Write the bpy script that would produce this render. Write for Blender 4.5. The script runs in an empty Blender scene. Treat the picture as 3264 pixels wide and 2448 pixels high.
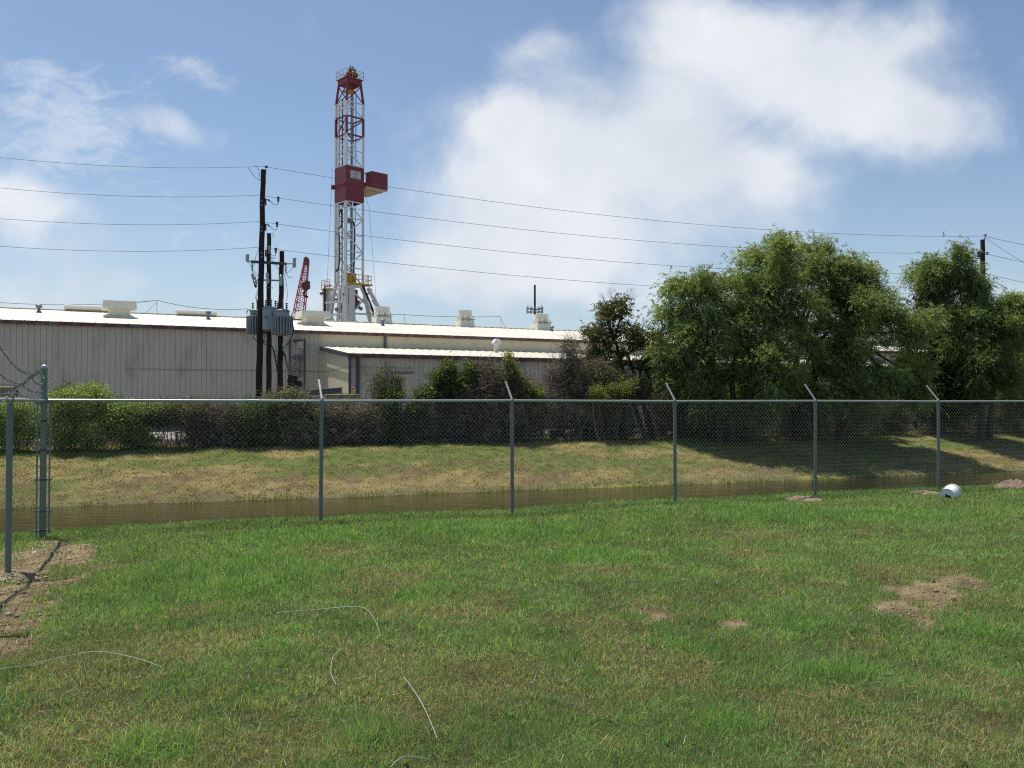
import bpy, math, random
import numpy as np
from mathutils import Vector, Matrix

random.seed(7); RNG = np.random.default_rng(11)
SC = bpy.context.scene
COL = SC.collection

# ---------------------------------------------------------------- camera
W_, H_, F_ = 3264.0, 2448.0, 2823.0
CAMZ = 1.75
PITCH = math.atan((1283 - 1224) / F_)
cd = bpy.data.cameras.new('camera'); cam = bpy.data.objects.new('camera', cd); COL.objects.link(cam)
cam.location = (0, 0, CAMZ); cam.rotation_euler = (math.pi / 2 + PITCH, 0, 0)
cd.sensor_width = 36; cd.lens = 36 * F_ / W_; cd.clip_start = 0.05; cd.clip_end = 6000
SC.camera = cam

# ---------------------------------------------------------------- light
SUN_EL, SUN_AZ = math.radians(70), math.radians(-48)       # azimuth measured from +Y towards +X
sd = Vector((math.sin(SUN_AZ) * math.cos(SUN_EL), math.cos(SUN_AZ) * math.cos(SUN_EL), math.sin(SUN_EL)))
sl = bpy.data.lights.new('sun', 'SUN'); so = bpy.data.objects.new('sun', sl); COL.objects.link(so)
sl.energy = 5.0; sl.angle = math.radians(0.6); sl.color = (1.0, 0.95, 0.87)
so.rotation_euler = sd.to_track_quat('Z', 'Y').to_euler()

wd = bpy.data.worlds.new("World"); SC.world = wd; wd.use_nodes = True
SC.view_settings.view_transform = 'Standard'; SC.view_settings.look = 'None'
SC.view_settings.gamma = 1; SC.view_settings.exposure = 0.12
try: SC.view_settings.use_curve_mapping = False
except Exception: pass

def build_world():
    nt = wd.node_tree; N = nt.nodes; L = nt.links; N.clear()
    def nd(t, **k):
        n = N.new(t)
        for a, b in k.items(): setattr(n, a, b)
        return n
    def mth(op, a, b=None, c=None, clamp=False):
        n = nd('ShaderNodeMath', operation=op, use_clamp=clamp)
        for i, v in enumerate((a, b, c)):
            if v is None: continue
            if isinstance(v, (int, float)): n.inputs[i].default_value = v
            else: L.new(v, n.inputs[i])
        return n.outputs[0]
    sky = nd('ShaderNodeTexSky', sky_type='NISHITA'); sky.sun_disc = False
    sky.sun_elevation = SUN_EL; sky.sun_rotation = SUN_AZ
    sky.altitude = 20; sky.air_density = 1.0; sky.dust_density = 0.6; sky.ozone_density = 2.0
    tc = nd('ShaderNodeTexCoord'); sep = nd('ShaderNodeSeparateXYZ'); L.new(tc.outputs['Generated'], sep.inputs[0])
    y = mth('MAXIMUM', sep.outputs[1], 0.08)
    gx = mth('DIVIDE', sep.outputs[0], y); gz = mth('DIVIDE', sep.outputs[2], y)
    cv = nd('ShaderNodeCombineXYZ'); L.new(gx, cv.inputs[0]); L.new(gz, cv.inputs[1])
    # domain warp
    nz = nd('ShaderNodeTexNoise'); nz.inputs['Scale'].default_value = 5.0; nz.inputs['Detail'].default_value = 6; nz.inputs['Roughness'].default_value = 0.55
    L.new(cv.outputs[0], nz.inputs['Vector'])
    sb = nd('ShaderNodeVectorMath', operation='SUBTRACT'); L.new(nz.outputs['Color'], sb.inputs[0]); sb.inputs[1].default_value = (.5, .5, .5)
    sc_ = nd('ShaderNodeVectorMath', operation='SCALE'); L.new(sb.outputs[0], sc_.inputs[0]); sc_.inputs['Scale'].default_value = 0.14
    ad = nd('ShaderNodeVectorMath', operation='ADD'); L.new(cv.outputs[0], ad.inputs[0]); L.new(sc_.outputs[0], ad.inputs[1])
    def blobs(lst, src):
        tot = None
        for (cx, cy, rx, ry, rot, amp) in lst:
            u = (cx * 1.4756 - 1632) / F_; v = (1283 - cy * 1.4756) / F_
            mp = nd('ShaderNodeMapping', vector_type='TEXTURE'); L.new(src, mp.inputs['Vector'])
            mp.inputs['Location'].default_value = (u, v, 0); mp.inputs['Rotation'].default_value = (0, 0, math.radians(rot))
            mp.inputs['Scale'].default_value = (rx * 1.4756 / F_, ry * 1.4756 / F_, 1)
            ln = nd('ShaderNodeVectorMath', operation='LENGTH'); L.new(mp.outputs[0], ln.inputs[0])
            d2 = mth('MULTIPLY', ln.outputs['Value'], ln.outputs['Value'])
            e = mth('MULTIPLY', mth('POWER', 2.718, mth('MULTIPLY', d2, -1.1)), amp)
            tot = e if tot is None else mth('ADD', tot, e)
        return tot
    big = blobs([(1640, 40, 330, 120, 0, 1.0), (1830, 190, 300, 110, -8, 1.05), (2040, 290, 120, 70, 0, .7), (1960,75,120,50,0,.5), (1350, 255, 320, 125, 0, .85),
                 (1070, 245, 105, 58, -10, .95), (1330, 400, 420, 110, -8, .85), (1660, 380, 190, 70, -6, .6), (1120, 500, 230, 100, 0, .85), (960, 575, 150, 50, 0, .35), (1160,95,80,45,20,.5),
                 (1240, 560, 290, 80, 0, .85), (1010, 420, 120, 80, 0, .3), (30, 455, 150, 80, -15, 1.05), (385, 290, 85, 42, -18, .6), (120, 610, 330, 60, 0, .5),
                 (1000, 620, 420, 50, 0, .4), (700, 640, 260, 40, 0, .22), (2140, 640, 260, 90, 0, .45)], ad.outputs[0])
    n2 = nd('ShaderNodeTexNoise'); n2.inputs['Scale'].default_value = 7.5; n2.inputs['Detail'].default_value = 9; n2.inputs['Roughness'].default_value = 0.6; n2.inputs['Distortion'].default_value = .4
    L.new(cv.outputs[0], n2.inputs['Vector'])
    m1 = mth('ADD', big, mth('MULTIPLY', mth('SUBTRACT', n2.outputs[0], 0.52), 1.35))
    mr = nd('ShaderNodeMapRange', interpolation_type='SMOOTHSTEP'); L.new(m1, mr.inputs[0])
    mr.inputs[1].default_value = 0.08; mr.inputs[2].default_value = 1.08; mr.inputs[3].default_value = 0; mr.inputs[4].default_value = .95
    # thin broken wisps, stretched
    wm = nd('ShaderNodeMapping'); L.new(cv.outputs[0], wm.inputs['Vector']); wm.inputs['Rotation'].default_value = (0, 0, math.radians(24)); wm.inputs['Scale'].default_value = (13, 26, 1)
    n3 = nd('ShaderNodeTexNoise'); n3.inputs['Scale'].default_value = 1.9; n3.inputs['Detail'].default_value = 10; n3.inputs['Roughness'].default_value = 0.68; n3.inputs['Distortion'].default_value = .7
    L.new(wm.outputs[0], n3.inputs['Vector'])
    wb = blobs([(150, 180, 230, 95, -18, 1.0), (60, 320, 240, 85, -12, .85), (430, 150, 100, 40, -18, 1.0), (240, 300, 150, 60, -15, .5), (1250,470,300,60,0,.0), (250, 480, 420, 110, -6, .42),(1950,380,300,60,0,.25), (650,520,200,40,0,.4)], ad.outputs[0])
    w1 = mth('ADD', mth('MULTIPLY', wb, .95), mth('MULTIPLY', mth('SUBTRACT', n3.outputs[0], 0.56), 2.0))
    mw = nd('ShaderNodeMapRange', interpolation_type='SMOOTHSTEP'); L.new(w1, mw.inputs[0])
    mw.inputs[1].default_value = 0.22; mw.inputs[2].default_value = 1.3; mw.inputs[3].default_value = 0; mw.inputs[4].default_value = .52
    cover = mth('MAXIMUM', mr.outputs[0], mw.outputs[0])
    # haze towards horizon
    hz = nd('ShaderNodeMapRange', interpolation_type='SMOOTHSTEP'); L.new(gz, hz.inputs[0])
    hz.inputs[1].default_value = -.02; hz.inputs[2].default_value = .34; hz.inputs[3].default_value = .42; hz.inputs[4].default_value = 0
    # cloud colour: brighter cores, greyer undersides
    n4 = nd('ShaderNodeTexNoise'); n4.inputs['Scale'].default_value = 5.5; n4.inputs['Detail'].default_value = 8; L.new(ad.outputs[0], n4.inputs['Vector'])
    cr = nd('ShaderNodeMapRange'); L.new(n4.outputs[0], cr.inputs[0]); cr.inputs[1].default_value = .3; cr.inputs[2].default_value = .7
    cc = nd('ShaderNodeMix', data_type='RGBA'); L.new(cr.outputs[0], cc.inputs[0])
    cc.inputs[6].default_value = (CLOUD[0][0], CLOUD[0][1], CLOUD[0][2], 1); cc.inputs[7].default_value = (CLOUD[1][0], CLOUD[1][1], CLOUD[1][2], 1)
    tint = nd('ShaderNodeMix', data_type='RGBA', blend_type='MULTIPLY'); tint.inputs[0].default_value = 1
    L.new(sky.outputs[0], tint.inputs[6]); tint.inputs[7].default_value = (*SKYTINT, 1)
    m0 = nd('ShaderNodeMix', data_type='RGBA'); L.new(hz.outputs[0], m0.inputs[0]); L.new(tint.outputs[2], m0.inputs[6]); m0.inputs[7].default_value = (HAZEC[0], HAZEC[1], HAZEC[2], 1)
    m = nd('ShaderNodeMix', data_type='RGBA'); L.new(cover, m.inputs[0]); L.new(m0.outputs[2], m.inputs[6]); L.new(cc.outputs[2], m.inputs[7])
    bg = nd('ShaderNodeBackground'); bg.inputs[1].default_value = SKYS; L.new(m.outputs[2], bg.inputs[0])
    out = nd('ShaderNodeOutputWorld'); L.new(bg.outputs[0], out.inputs[0])
SKYS = 0.1
SKYTINT = (1.10, 1.10, 1.08)
CLOUD = ((6.3, 6.8, 7.5), (8.4, 8.6, 8.9))
HAZEC = (5.0, 5.8, 6.9)
build_world()
SC.cycles.max_bounces = 8; SC.cycles.transparent_max_bounces = 8
SC.cycles.use_denoising = False; SC.cycles.pixel_filter_type = 'BLACKMAN_HARRIS'; SC.cycles.filter_width = 1.15; SC.cycles.sample_clamp_indirect = 3

# ---------------------------------------------------------------- numeric helpers
def ray(px, py):
    c, s = math.cos(PITCH), math.sin(PITCH)
    x, y, z = (px - W_ / 2), F_, (H_ / 2 - py)
    return Vector((x, y * c - z * s, y * s + z * c))
def P(px, py, Y):
    r = ray(px, py); t = Y / r.y
    return Vector((r.x * t, Y, CAMZ + r.z * t))
def XX(px, Y): return P(px, 1283, Y).x
FU = Vector((0.9303, 0.3668)); FN = Vector((-0.3668, 0.9303)); F0 = 14.33
def ud(x, y): return x * FU.x + (y - F0) * FU.y, x * FN.x + (y - F0) * FN.y
def xy(u, d): return u * FU.x + d * FN.x, F0 + u * FU.y + d * FN.y

def hash2(ix, iy, s):
    h = (ix.astype(np.int64) * 374761393 + iy.astype(np.int64) * 668265263 + s * 1274126177) & 0xffffffff
    h = ((h ^ (h >> 13)) * 1274126177) & 0xffffffff
    return ((h ^ (h >> 16)) & 0xffff) / 65535.0
def vnoise(x, y, s=0):
    x = np.asarray(x, float); y = np.asarray(y, float)
    ix = np.floor(x); iy = np.floor(y); fx = x - ix; fy = y - iy
    fx = fx * fx * (3 - 2 * fx); fy = fy * fy * (3 - 2 * fy)
    a = hash2(ix, iy, s); b = hash2(ix + 1, iy, s); c = hash2(ix, iy + 1, s); d = hash2(ix + 1, iy + 1, s)
    return (a * (1 - fx) + b * fx) * (1 - fy) + (c * (1 - fx) + d * fx) * fy
def fbm(x, y, s=0, o=4):
    t = 0; a = .5; n = 0
    for i in range(o):
        t = t + a * vnoise(np.asarray(x) * 2 ** i + i * 17.3, np.asarray(y) * 2 ** i - i * 9.1, s + i); n += a; a *= .5
    return t / n
def sstep(x, a, b):
    t = np.clip((x - a) / (b - a), 0, 1); return t * t * (3 - 2 * t)

WATER_Z = -1.42
def height(x, y):
    x = np.asarray(x, float); y = np.asarray(y, float)
    u = x * FU.x + (y - F0) * FU.y; d = x * FN.x + (y - F0) * FN.y
    dw = d - (fbm(u * .12, d * .05, 3) - .5) * 1.6 * sstep(d, 12, 18) - np.clip(-u - 2, 0, 20) * .10 * sstep(d, 10, 16)
    near = 0.0 + 0.02 * np.clip(-d, 0, 14) * .5 - 0.10 * np.exp(-(((u + 7.0) / 1.6) ** 2 + ((d + .2) / 1.8) ** 2))
    near = near + (fbm(x * 1.3, y * 1.3, 5, 3) - .5) * .06 + (fbm(x * .35, y * .35, 8, 2) - .5) * .12
    near = near * (1 - sstep(dw, .4, 2.5))
    prof = np.interp(dw, [-50, .30, 1.0, 5.6, 8, 14.5, 16.2, 18.5, 21.3, 22.3, 24, 3000],
                         [0, 0, -.13, -1.6, -2.4, -2.4, -1.40, -.72, -.04, .03, .03, .03])
    rough = (fbm(x * .8, y * .8, 21, 4) - .5) * .26 * sstep(dw, 1.5, 4) * (1 - sstep(dw, 24, 30))
    return near + prof + rough
def hgt(x, y): return float(height(x, y))
def onground(px, py, off=0):
    r = ray(px, py); t = 2.0 / r.y
    lo = None
    for i in range(3000):
        p = Vector((0, 0, CAMZ)) + r * t
        if p.z <= hgt(p.x, p.y) + off: break
        t += .03 / r.y
    return Vector((p.x, p.y, hgt(p.x, p.y) + off))
def gflat(px, py, z=0.05):
    r = ray(px, py); t = (z - CAMZ) / r.z
    return r.x * t, r.y * t
def bankY(px, d):      # world y where the line of sight at px meets distance d beyond the fence
    a = (px - W_ / 2) / F_
    return (d - (-F0 * FN.y)) / (FN.y + FN.x * a)

# soil / turf patches, real places on the ground: (px, py, half width px, half depth px) seen in the photo
def patchlist(lst):
    out = []
    for (px, py, rx, ry) in lst:
        x, y = gflat(px, py); out.append((x, y, rx * y / F_, ry * y * y / (F_ * 1.7)))
    return out
DIRT = patchlist([(-30, 1930, 110, 110), (-50, 2050, 95, 110), (150, 1735, 150, 24), (70, 1790, 150, 50), (40, 1880, 120, 80), (-10, 1990, 95, 90), (-30, 2110, 75, 70),
                  (2890, 1955, 80, 70), (2930, 1905, 80, 36), (2990, 1890, 60, 26), (3060, 1868, 85, 22), (2090, 1962, 70, 26), (2330, 1985, 60, 20)])
DRY = patchlist([(1500, 2210, 270, 100), (1330, 2300, 90, 70), (1060, 1750, 120, 32), (2050, 2120, 150, 70), (2900, 2380, 420, 120), (640, 1960, 90, 40),
                 (300, 2180, 330, 130), (1950, 2010, 180, 60), (200, 2350, 300, 110), (1240, 1870, 150, 40), (1100, 2080, 200, 60), (900, 2400, 200, 60), (2600, 2250, 240, 60),
                 (2900, 1830, 260, 25), (2500, 1700, 260, 22), (1450, 1960, 160, 50), (3150, 2200, 160, 60), (620, 2080, 220, 50), (1900,1830,120,22), (2350,1760,100,18),(1250,2200,140,80)])
LUSH = patchlist([(2180, 2070, 150, 40), (700, 1850, 420, 130), (1600, 1690, 620, 40), (1370, 1900, 130, 45), (2600, 1640, 600, 30), (2550, 1990, 200, 40), (1900, 1780, 300, 30),
                  (1000, 1700, 300, 30), (2650, 2150, 200, 60), (1200,2380,200,60), (2300,2330,160,60),(460,2400,180,60),(3100,2020,150,50)])
def patch(x, y, lst):
    m = np.full(np.shape(x), -9.0)
    for (cx, cy, rx, ry) in lst:
        m = np.maximum(m, 1 - np.sqrt(((x - cx) / rx) ** 2 + ((y - cy) / ry) ** 2))
    return m
def turf(x, y):
    """dirt, dry, lush in 0..1 for near turf"""
    x = np.asarray(x, float); y = np.asarray(y, float)
    n1 = fbm(x * 1.9, y * 1.9, 31); n2 = fbm(x * 5.5, y * 5.5, 37, 3); n3 = fbm(x * .7, y * .7, 41)
    nn = (n1 - .5) * 1.5 + (n2 - .5) * .9
    dirt = sstep(patch(x, y, DIRT) + nn * 1.0 + (fbm(x * 14, y * 14, 39, 3) - .5) * .8 + .25 * (x < -3.2), .05, .5)
    dry = sstep(patch(x, y, DRY) * .8 + nn * 1.25 + (n3 - .5) * .8, -.22, .34)
    dry = np.maximum(dry, .75 * sstep(n1 + (7 - y) * .022 + (n2 - .5) * .5, .56, .8))
    lush = sstep(patch(x, y, LUSH) * .8 + nn * .6, -.1, .6)
    brown = sstep(patch(x, y, DRY[:4] + DRY[5:8]) + nn * .8, .0, .4)
    return dirt, np.maximum(dry * (1 - .6 * lush), brown), lush * (1 - .8 * brown)

# ---------------------------------------------------------------- object helpers
def tag(o, label=None, cat=None, group=None, kind=None):
    if label: o['label'] = label
    if cat: o['category'] = cat
    if group: o['group'] = group
    if kind: o['kind'] = kind
    return o
def empty(name, loc, label, cat, group=None):
    o = bpy.data.objects.new(name, None); COL.objects.link(o); o.location = loc; o.empty_display_size = .2
    return tag(o, label, cat, group)
def link(name, me, parent=None):
    o = bpy.data.objects.new(name, me); COL.objects.link(o)
    if parent is not None:
        o.parent = parent; off = Vector((0, 0, 0)); q = parent
        while q is not None: off += Vector(q.location); q = q.parent
        o.location = -off if parent.parent is None or True else (0, 0, 0)
    return o
# all part meshes are written in world coordinates; a part's own location undoes its ancestors' offsets
def place(o, parent):
    o.parent = parent
    tot = Vector((0, 0, 0)); q = parent
    while q is not None: tot += Vector(q.location); q = q.parent
    o.location = -tot
def mesh_np(name, V, faces, mat, parent=None, col=None, smooth=False, sizes=None):
    V = np.asarray(V, np.float32).reshape(-1, 3)
    me = bpy.data.meshes.new(name)
    if sizes is None:
        faces = np.asarray(faces, np.int32); k = faces.shape[1]; sizes = np.full(len(faces), k, np.int32); loops = faces.ravel()
    else: loops = np.asarray(faces, np.int32); sizes = np.asarray(sizes, np.int32)
    me.vertices.add(len(V)); me.vertices.foreach_set('co', V.ravel())
    me.loops.add(len(loops)); me.loops.foreach_set('vertex_index', loops)
    me.polygons.add(len(sizes)); st = np.concatenate(([0], np.cumsum(sizes)[:-1])).astype(np.int32)
    me.polygons.foreach_set('loop_start', st); me.polygons.foreach_set('loop_total', sizes)
    if smooth: me.polygons.foreach_set('use_smooth', np.ones(len(sizes), bool))
    me.update(calc_edges=True)
    if col is not None:
        a = me.color_attributes.new('Col', 'FLOAT_COLOR', 'POINT')
        c = np.ones((len(V), 4), np.float32); c[:, :3] = col; a.data.foreach_set('color', c.ravel())
    me.materials.append(mat)
    o = bpy.data.objects.new(name, me); COL.objects.link(o)
    if parent is not None: place(o, parent)
    return o

class MB:
    def __init__(s): s.v = []; s.f = []
    def add(s, vs, fs):
        b = len(s.v); s.v += [tuple(v) for v in vs]; s.f += [tuple(i + b for i in f) for f in fs]; return s
    def box(s, c, size, ax=None, ay=None, az=None):
        c = Vector(c); ax = Vector(ax or (1, 0, 0)).normalized(); az = Vector(az or (0, 0, 1)).normalized()
        ay = Vector(ay).normalized() if ay else az.cross(ax).normalized()
        a, b, d = ax * size[0] / 2, ay * size[1] / 2, az * size[2] / 2
        vs = [c + a * i + b * j + d * k for k in (-1, 1) for (i, j) in ((-1, -1), (1, -1), (1, 1), (-1, 1))]
        return s.add(vs, [(3, 2, 1, 0), (4, 5, 6, 7), (0, 1, 5, 4), (1, 2, 6, 5), (2, 3, 7, 6), (3, 0, 4, 7)])
    def bar(s, p, q, w, h=None, up=(0, 0, 1)):
        p = Vector(p); q = Vector(q); d = q - p; L = d.length
        if L < 1e-6: return s
        d.normalize(); up = Vector(up)
        if abs(d.dot(up)) > .97: up = Vector((.83, .56, 0))
        sd = d.cross(up).normalized(); u2 = sd.cross(d).normalized()
        return s.box((p + q) / 2, (L, w, h or w), d, sd, u2)
    def path(s, pts, r, n=6, caps=True):
        pts = [Vector(p) for p in pts]; m = len(pts)
        rr = r if isinstance(r, (list, tuple)) else [r] * m
        ref = Vector((.31, .23, .92)); b = len(s.v)
        for i, p in enumerate(pts):
            d = (pts[min(i + 1, m - 1)] - pts[max(i - 1, 0)]).normalized()
            if abs(d.dot(ref)) > .95: ref = Vector((.9, -.3, .1))
            a = d.cross(ref).normalized(); c = d.cross(a).normalized()
            for k in range(n):
                t = 2 * math.pi * k / n; s.v.append(tuple(p + (a * math.cos(t) + c * math.sin(t)) * rr[i]))
        for i in range(m - 1):
            for k in range(n):
                k2 = (k + 1) % n; s.f.append((b + i * n + k, b + i * n + k2, b + (i + 1) * n + k2, b + (i + 1) * n + k))
        if caps and n > 3:
            s.f.append(tuple(b + k for k in range(n))[::-1]); s.f.append(tuple(b + (m - 1) * n + k for k in range(n)))
        return s
    def lathe(s, base, prof, n=16, axis=(0, 0, 1), caps=True):
        base = Vector(base); ax = Vector(axis).normalized(); ref = Vector((1, 0, 0)) if abs(ax.x) < .9 else Vector((0, 1, 0))
        a = ax.cross(ref).normalized(); c = ax.cross(a).normalized(); b = len(s.v)
        for (r, z) in prof:
            for k in range(n):
                t = 2 * math.pi * k / n; s.v.append(tuple(base + ax * z + (a * math.cos(t) + c * math.sin(t)) * r))
        for i in range(len(prof) - 1):
            for k in range(n):
                k2 = (k + 1) % n; s.f.append((b + i * n + k, b + i * n + k2, b + (i + 1) * n + k2, b + (i + 1) * n + k))
        if caps:
            s.f.append(tuple(b + k for k in range(n))[::-1]); s.f.append(tuple(b + (len(prof) - 1) * n + k for k in range(n)))
        return s
    def prism(s, poly, off):
        n = len(poly); off = Vector(off); vs = [Vector(p) for p in poly] + [Vector(p) + off for p in poly]
        return s.add(vs, [tuple(range(n))[::-1], tuple(range(n, 2 * n))] + [(i, (i + 1) % n, n + (i + 1) % n, n + i) for i in range(n)])
    def build(s, name, mat, parent=None, smooth=False, bevel=0):
        me = bpy.data.meshes.new(name); me.from_pydata(s.v, [], s.f); me.update()
        import bmesh
        bm = bmesh.new(); bm.from_mesh(me); bmesh.ops.recalc_face_normals(bm, faces=bm.faces); bm.to_mesh(me); bm.free()
        me.materials.append(mat)
        if smooth:
            me.polygons.foreach_set('use_smooth', [True] * len(me.polygons))
            try: me.set_sharp_from_angle(angle=math.radians(40))
            except Exception: pass
        o = bpy.data.objects.new(name, me); COL.objects.link(o)
        if parent is not None: place(o, parent)
        if bevel:
            m = o.modifiers.new('bevel', 'BEVEL'); m.width = bevel; m.segments = 2; m.limit_method = 'ANGLE'
        return o
def catenary(p, q, sag, n=16):
    p = Vector(p); q = Vector(q)
    return [p.lerp(q, i / n) - Vector((0, 0, sag * 4 * (i / n) * (1 - i / n))) for i in range(n + 1)]
def spline(pts, n=8):
    pts = [Vector(p) for p in pts]; out = []
    for i in range(len(pts) - 1):
        p0 = pts[max(i - 1, 0)]; p1 = pts[i]; p2 = pts[i + 1]; p3 = pts[min(i + 2, len(pts) - 1)]
        for k in range(n):
            t = k / n; out.append(.5 * ((2 * p1) + (p2 - p0) * t + (2 * p0 - 5 * p1 + 4 * p2 - p3) * t * t + (3 * p1 - p0 - 3 * p2 + p3) * t ** 3))
    out.append(pts[-1]); return out

# ---------------------------------------------------------------- materials
MATS = {}
def mat(name, c, rough=.6, metal=0., c2=None, scale=6., amt=.5, stretch=(1, 1, 1), bump=0., bscale=40., spec=.5, stain=None, stscale=1.2, stlo=.55, sthi=.7, ststretch=(1, 1, 1)):
    if name in MATS: return MATS[name]
    m = bpy.data.materials.new(name); m.use_nodes = True; nt = m.node_tree; N = nt.nodes; L = nt.links
    b = N['Principled BSDF']; b.inputs['Roughness'].default_value = rough; b.inputs['Metallic'].default_value = metal
    b.inputs['Specular IOR Level'].default_value = spec
    c2 = c2 or tuple(x * .75 for x in c)
    tc = N.new('ShaderNodeTexCoord'); mp = N.new('ShaderNodeMapping'); mp.inputs['Scale'].default_value = stretch; L.new(tc.outputs['Object'], mp.inputs[0])
    nz = N.new('ShaderNodeTexNoise'); nz.inputs['Scale'].default_value = scale; nz.inputs['Detail'].default_value = 6; nz.inputs['Roughness'].default_value = .6; L.new(mp.outputs[0], nz.inputs['Vector'])
    r = N.new('ShaderNodeMapRange'); r.inputs[1].default_value = .5 - amt * .5; r.inputs[2].default_value = .5 + amt * .5; L.new(nz.outputs[0], r.inputs[0])
    mx = N.new('ShaderNodeMix'); mx.data_type = 'RGBA'; mx.inputs[6].default_value = (*c, 1); mx.inputs[7].default_value = (*c2, 1); L.new(r.outputs[0], mx.inputs[0])
    out = mx.outputs[2]
    if stain:
        ms = N.new('ShaderNodeMapping'); ms.inputs['Scale'].default_value = ststretch; L.new(tc.outputs['Object'], ms.inputs[0])
        n2 = N.new('ShaderNodeTexNoise'); n2.inputs['Scale'].default_value = stscale; n2.inputs['Detail'].default_value = 8; n2.inputs['Roughness'].default_value = .65; L.new(ms.outputs[0], n2.inputs['Vector'])
        r2 = N.new('ShaderNodeMapRange'); r2.inputs[1].default_value = stlo; r2.inputs[2].default_value = sthi; L.new(n2.outputs[0], r2.inputs[0])
        m2 = N.new('ShaderNodeMix'); m2.data_type = 'RGBA'; L.new(r2.outputs[0], m2.inputs[0]); L.new(out, m2.inputs[6]); m2.inputs[7].default_value = (*stain, 1); out = m2.outputs[2]
    L.new(out, b.inputs['Base Color'])
    if bump:
        n3 = N.new('ShaderNodeTexNoise'); n3.inputs['Scale'].default_value = bscale; n3.inputs['Detail'].default_value = 5; L.new(mp.outputs[0], n3.inputs['Vector'])
        bp = N.new('ShaderNodeBump'); bp.inputs['Strength'].default_value = bump; bp.inputs['Distance'].default_value = .02; L.new(n3.outputs[0], bp.inputs['Height']); L.new(bp.outputs[0], b.inputs['Normal'])
    MATS[name] = m; return m
def leafmat(name, transl=.35, rough=.5, gain=1.0, spec=.3):
    m = bpy.data.materials.new(name); m.use_nodes = True; nt = m.node_tree; N = nt.nodes; L = nt.links
    b = N['Principled BSDF']; b.inputs['Roughness'].default_value = rough; b.inputs['Specular IOR Level'].default_value = spec
    a = N.new('ShaderNodeVertexColor'); a.layer_name = 'Col'
    L.new(a.outputs[0], b.inputs['Base Color'])
    t = N.new('ShaderNodeBsdfTranslucent'); g = N.new('ShaderNodeMix'); g.data_type = 'RGBA'; g.blend_type = 'MULTIPLY'; g.inputs[0].default_value = 1
    L.new(a.outputs[0], g.inputs[6]); g.inputs[7].default_value = (1.5 * gain, 1.5 * gain, .7 * gain, 1); L.new(g.outputs[2], t.inputs[0])
    mx = N.new('ShaderNodeMixShader'); mx.inputs[0].default_value = transl; L.new(b.outputs[0], mx.inputs[1]); L.new(t.outputs[0], mx.inputs[2])
    L.new(mx.outputs[0], N['Material Output'].inputs[0]); return m

GALV = mat('galvanised_steel', (.20, .235, .215), .6, .1, (.15, .18, .165), 14, .6, bump=.15, bscale=60)
WIREM = mat('galvanised_wire', (.36, .40, .37), .5, .25, (.22, .25, .23), 9, .6)
GALVL = mat('bright_galvanised', (.42, .45, .44), .42, .5, (.32, .35, .34), 12, .6)
WOODD = mat('dark_creosote_wood', (.030, .020, .016), .85, 0, (.065, .042, .032), 5, .7, (3, 3, .25), .6, 20, .25)
WOODG = mat('green_treated_wood', (.060, .068, .045), .85, 0, (.035, .040, .028), 5, .7, (3, 3, .25), .6, 20, .25)
WOODB = mat('brown_pole_wood', (.070, .042, .032), .85, 0, (.035, .022, .018), 5, .7, (3, 3, .25), .6, 20, .25)
TANK = mat('tank_grey_paint', (.37, .39, .40), .5, 0, (.30, .325, .335), 3, .6, stain=(.10, .12, .12), stscale=4)
PORC = mat('porcelain', (.55, .55, .53), .3); PORCB = mat('brown_porcelain', (.07, .06, .07), .35)
BLACK = mat('black_rubber', (.018, .018, .02), .6); BLACKM = mat('black_painted_metal', (.02, .02, .022), .5)
CABLE = mat('line_conductor', (.05, .055, .06), .6, .3)
STEEL = mat('grey_steel', (.25, .26, .27), .45, .5)
SIDING = mat('taupe_wall_panel', (.56, .495, .41), .55, 0, (.50, .445, .37), .9, .7, (1, 1, .3), 0, stain=(.29, .25, .20), stscale=.9, stlo=.52, sthi=.8, ststretch=(1, 1, .35))
SIDING_BOUNCE = mat('bounce_lit_beige_panel', (.74, .66, .47), .6, 0, (.64, .57, .40), .8, .7, stain=(.40, .35, .25), stscale=1.0, stlo=.58, sthi=.82, ststretch=(.6, .6, 2.2))  # beige lightened: bounce off the lean-to roof is painted into the base colour
ROOFM = mat('white_coated_roof', (.76, .72, .61), .6, 0, (.60, .565, .465), 1.6, .7, (1, 1, 1), .8, 7, stain=(.42, .31, .19), stscale=.45, stlo=.55, sthi=.78)
FASCIA = mat('maroon_fascia', (.15, .035, .038), .6, 0, (.085, .025, .028), 2.2, .8, stain=(.13, .115, .105), stscale=2.2, stlo=.47, sthi=.56)
DBLUE = mat('slate_blue_trim', (.060, .075, .105), .5)
VENTM = mat('off_white_vent', (.72, .70, .60), .5, 0, (.62, .60, .51), 1.5, .7, stain=(.40, .38, .30), stscale=2, stlo=.62, sthi=.8)
RIGW = mat('rig_white_paint', (.74, .73, .70), .5, 0, (.62, .61, .58), 1.2, .8)
RIGR = mat('rig_maroon_paint', (.21, .022, .035), .45, 0, (.17, .018, .03), .8, .8)
RIGY = mat('rig_yellow_paint', (.60, .38, .05), .5)
CRANER = mat('crane_red_paint', (.52, .06, .09), .5, 0, (.42, .05, .075), 1)
RUST = mat('rusty_brown', (.16, .06, .035), .8)
BLUEP = mat('blue_grey_pipe', (.16, .19, .30), .5)
BARK = mat('bark', (.085, .065, .048), .9, 0, (.045, .035, .026), 6, .7, (2, 2, .5), .7, 14, .2)
LEAF_W = leafmat('willow_leaf', .45); LEAF_B = leafmat('shrub_leaf', .44); LEAF_G = leafmat('grass_blade', .40, .55); TWIG = leafmat('twig_bark', 0.0, .85, 1, .15)
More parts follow.
